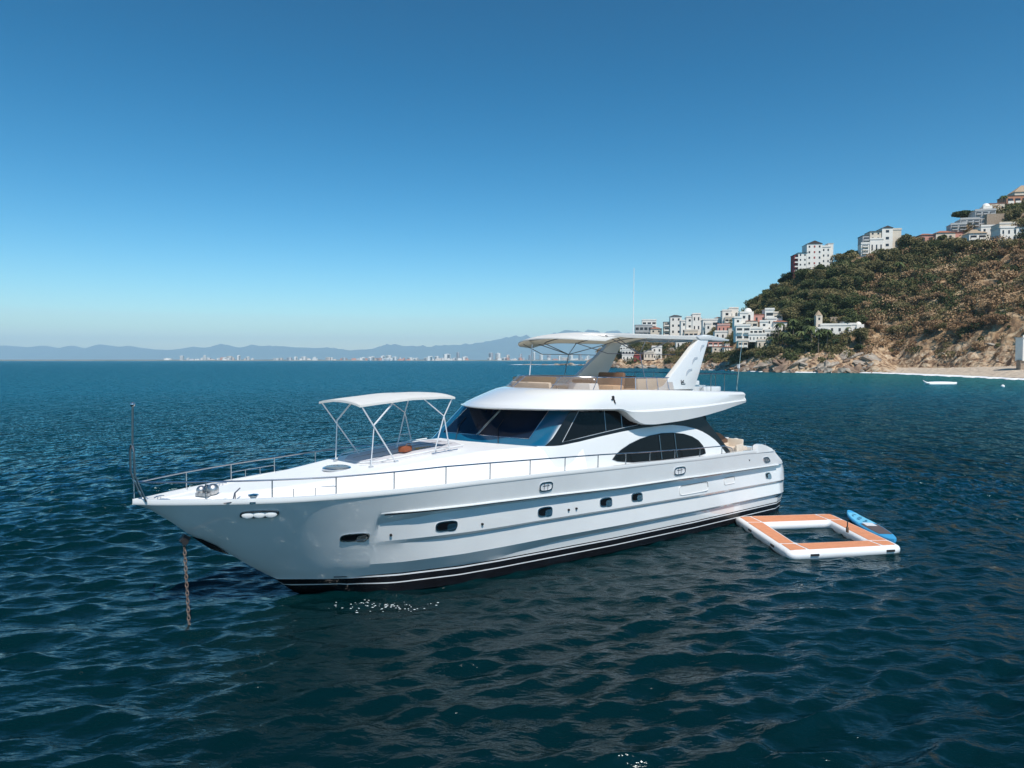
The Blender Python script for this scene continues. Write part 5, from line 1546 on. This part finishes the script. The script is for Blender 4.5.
building('stone_house', 984, 1000, 213, 500, 'small orange stone house just under the skyline trees', 'house', [(986, 1000, 205, 215, 8, 'c', 'tile', (3, 1, 'w'), 0)])
building('retaining_wall', 985, 1024, 228, 482, 'long bare stone retaining wall below the hilltop house', 'retaining wall', [(985, 1026, 214.5, 226, 3, 's', None, None, 0)])
building('hilltop_house', 1003, 1040, 206, 505, 'thatched house at the very top right of the headland', 'house', [(1004, 1038, 197, 207, 12, 't', 'dark', (5, 1, 'b'), 0), (1012, 1038, 193, 198, 9, 'c', 'thatch', None, 1)])
building('villa', 721, 739, 324, 505, 'white villa at the top left of the cluster, against the sky', 'villa', [(722, 731, 311, 326, 9, 'w', 'flat', (1, 2, 'w'), 0), (729, 738, 308.5, 324, 8, 'w', 'flat', (2, 1, 'w'), 2), (724, 736, 318, 326, 7, 'c', 'flat', (3, 1, 'b'), -2)])
building('villa_block', 735, 787, 349, 425, 'large many windowed white villa cluster with round dome above the rocks', 'villa', [
    (735, 742, 318, 330, 7, 'w', 'flat', (1, 2, 'w'), 1), (736, 750, 326, 342, 8, 'w', 'flat', (2, 2, 'b'), -1), (741, 749, 313, 328, 8, 'w', 'flat', (1, 2, 'w'), 3), (738, 747, 341, 348, 6, 'c', 'flat', (2, 1, 'b'), -3),
    (746, 755, 311, 322, 7, 'w', 'dome', (1, 1, 'a'), 5), (747, 758, 321, 330, 7, 'c', 'tile', (2, 1, 'b'), 2), (749, 762, 329, 336, 7, 'w', 'flat', (3, 1, 'b'), 0), (748, 765, 335, 342, 7, 'w', 'flat', (5, 1, 'w'), -2),
    (755, 768, 314, 323, 8, 'p', 'tile', (2, 1, 'w'), 6), (760, 768, 322, 340, 8, 'w', 'flat', (1, 3, 'w'), 1.5), (766, 775, 309.5, 320, 8, 'w', 'flat', (1, 1, 'b'), 5), (767, 776, 319, 332, 8, 'w', 'flat', (2, 2, 'w'), 2),
    (774, 783, 313, 322, 7, 'c', 'flat', (1, 1, 'b'), 5), (773, 786, 322, 334, 8, 'w', 'hipt', (2, 1, 'a'), 1), (764, 778, 331, 341, 7, 'w', 'flat', (3, 1, 'b'), -1), (777, 785, 333, 346, 7, 'w', 'flat', (1, 2, 'w'), -1.5), (756, 770, 341, 348, 6, 'c', 'flat', (3, 1, 'w'), -3)])
building('tall_white_block', 667, 684, 341, 615, 'narrow white block with three rows of small windows at the left of the sloping facade', 'apartment block', [(670, 681, 316.5, 343, 12, 'w', 'hip', (2, 4, 'w'), 0), (664, 670, 322, 343, 10, 'c', 'dark', (1, 4, 'b'), 3)])
building('sloping_facade_building', 680, 704, 341, 605, 'white building with sloping facade right of the small windowed block', 'apartment block', [(681, 687, 321, 342, 12, 'w', 'flat', (1, 3, 'w'), 2), (686, 693, 317.5, 342, 12, 'w', 'flat', (1, 4, 'w'), 1), (692, 700, 314.5, 342, 12, 'w', 'flat', (2, 3, 'w'), 0), (699, 704, 321, 342, 10, 'w', 'hip', (1, 3, 'w'), 2), (684, 697, 331, 342, 8, 'c', 'flat', (3, 1, 'b'), -3)])
building('terrace_villa', 702, 722, 338, 560, 'white villa with shaded terraces between the sloping facade and the pink villa', 'villa', [(703, 720, 320, 339, 10, 'w', 'flat', (2, 2, 'b'), 2), (705, 711, 324, 339, 8, 'w', 'flat', (1, 2, 'w'), 0), (716, 722, 317.5, 330, 8, 'w', 'hipt', (1, 1, 'w'), 4)])
building('pink_villa', 717, 737, 342, 470, 'low pink and white villa with open arcade left of the large cluster', 'villa', [(718, 730, 325, 333, 8, 'p', 'flat', (3, 1, 'w'), 3), (715, 736, 332, 340, 8, 'w', 'flat', (4, 1, 'w'), 1), (728, 737, 328, 338, 8, 'c', 'tile', (1, 1, 'w'), 0)])
building('boat_club', 706, 738, 352, 440, 'long low building with pale blue roof just above the rocks', 'building', [(708, 738, 341.5, 347, 8, 'p', 'blue', (6, 1, 'b'), 0), (712, 730, 347, 353, 6, 'c', 'tile', (3, 1, 'w'), -2)])
building('long_villa', 820, 864, 334, 400, 'long low white villa with a domed right end halfway up the slope', 'villa', [(821, 850, 325.5, 336, 8, 'w', 'flat', (4, 1, 'w'), 0), (843, 850, 321.5, 327, 6, 'w', 'gable', None, 1), (848, 856, 325, 334, 7, 'w', 'flat', (2, 1, 'a'), .5), (855, 862, 324.5, 335, 7, 'w', 'dome', (1, 1, 'a'), -.2), (815, 827, 329, 338, 6, 'w', 'flat', None, -1.5)])
building('round_turret', 815, 822, 336, 408, 'slim round cream turret with a pointed thatched roof', 'turret', [(815.5, 821.5, 315.5, 337, 3.5, 'c', 'cone', (1, 3, 'w'), 0)])
building('terrace_wall', 826, 860, 324, 415, 'brown retaining wall behind the long white villa', 'retaining wall', [(830, 858, 317, 325, 2, 's', None, None, 0)])
building('glass_house', 633, 660, 334, 640, 'grey glassy building with a pale sloping roof at the far left of the headland', 'building', [(635, 652, 325, 335, 12, 'g', 'blue', (4, 1, 'b'), 0), (642, 656, 320.5, 327, 10, 'w', 'flat', (3, 1, 'b'), 2), (650, 661, 329, 336, 9, 'c', 'hipt', (2, 1, 'w'), -2)])
building('stacked_white_flats', 617, 634, 361, 575, 'small white stacked flats at the left waterline of the headland', 'building', [(620, 628, 346, 352, 8, 'w', 'flat', (3, 1, 'b'), 3), (622, 634, 350, 356, 8, 'w', 'flat', (4, 1, 'b'), 1), (622, 633, 355, 361, 8, 'w', 'flat', (3, 1, 'w'), 0)])
building('red_cottage', 633, 642, 362, 572, 'small red cottage with a pink roof beside the white flats', 'house', [(634, 641, 355, 362, 7, 'r', 'hipt', (2, 1, 'w'), 0)])
building('shore_villa', 642, 668, 362, 568, 'pale shore villa with terraces right of the red cottage', 'villa', [(644, 654, 352, 360, 8, 'c', 'flat', (3, 1, 'w'), 1), (652, 662, 347, 360, 8, 'w', 'flat', (2, 2, 'w'), 3)])
building('long_pale_house', 668, 700, 350, 570, 'long pale house directly under the yacht canopy line', 'house', [(676, 694, 340, 350, 9, 'w', 'flat', (4, 1, 'w'), 0)])
infill = [(690, 336, 8, 6, 'small white house tucked under the sloping facade building'), (707, 346, 9, 6, 'low cream house left of the long blue roofed building'), (743, 322, 8, 6, 'small white house just above the left tower of the villa cluster'),
          (757, 322, 9, 6, 'flat cream house behind the dome of the villa cluster'), (790, 322, 7, 5, 'little white house among palms right of the villa cluster'), (798, 340, 6, 4, 'small cream house half hidden by palms near the turret'),
          (783, 312, 7, 4, 'white house highest behind the villa cluster, under the trees'), (650, 348, 8, 5, 'small white house above the red cottage'), (700, 326, 7, 5, 'narrow white house beside the terrace villa'),
          (728, 352, 8, 5, 'low white house on the rocks under the long blue roofed building'), (672, 356, 9, 5, 'white house low on the rocks below the long pale house'), (686, 358, 7, 4, 'small cream house right of the white house low on the rocks'), (655, 338, 7, 5, 'white house below the grey glassy building'), (765, 330, 8, 6, 'white terrace house in the middle of the villa cluster')]
for i, (x, y, w_, h_, lb) in enumerate(infill):
    wc = 'c' if 'cream' in lb else 'w'
    building('hillside_house', x - w_ / 2, x + w_ / 2, y, 500, lb, 'house', [(x - w_ / 2, x + w_ / 2, y - h_, y, 7, wc, ['flat', 'hipt', 'flat', 'tile'][i % 4], (3, 1, 'w' if i % 2 else 'b'), 0), (x - w_ * .3, x + w_ * .2, y - h_ * 1.55, y - h_ + .5, 5, wc, 'flat', (2, 1, 'w'), 1.5)], rz=R(rnd.uniform(-16, 6)))
building('beach_tower', 1019, 1030, 364, 268, 'plain white beach structure cut by the right edge of the view', 'beach building', [(1022.5, 1036, 338, 361, 5, 'w', 'flat', None, 0), (1021.5, 1030, 360, 368, 3, 's', None, None, .5)], auto=False)

# ------------------------------------------------------------------ air between here and the mountains
hz_ = MB().box((0, 14400, 545), (110000, 41000, 1112)).build('haze', bpy.data.materials.new('sea haze'), smooth=False)
tag(hz_, 'thin pale haze over the bay', 'haze', kind='stuff')
hm = hz_.data.materials[0]; hm.use_nodes = True
hn = hm.node_tree
for nd in list(hn.nodes):
    if nd.type == 'BSDF_PRINCIPLED': hn.nodes.remove(nd)
pv = hn.nodes.new('ShaderNodeVolumePrincipled')
pv.inputs['Color'].default_value = (.66, .88, 1.0, 1)
pv.inputs['Density'].default_value = .00005
pv.inputs['Anisotropy'].default_value = 0
hn.links.new(pv.outputs[0], [q for q in hn.nodes if q.type == 'OUTPUT_MATERIAL'][0].inputs['Volume'])
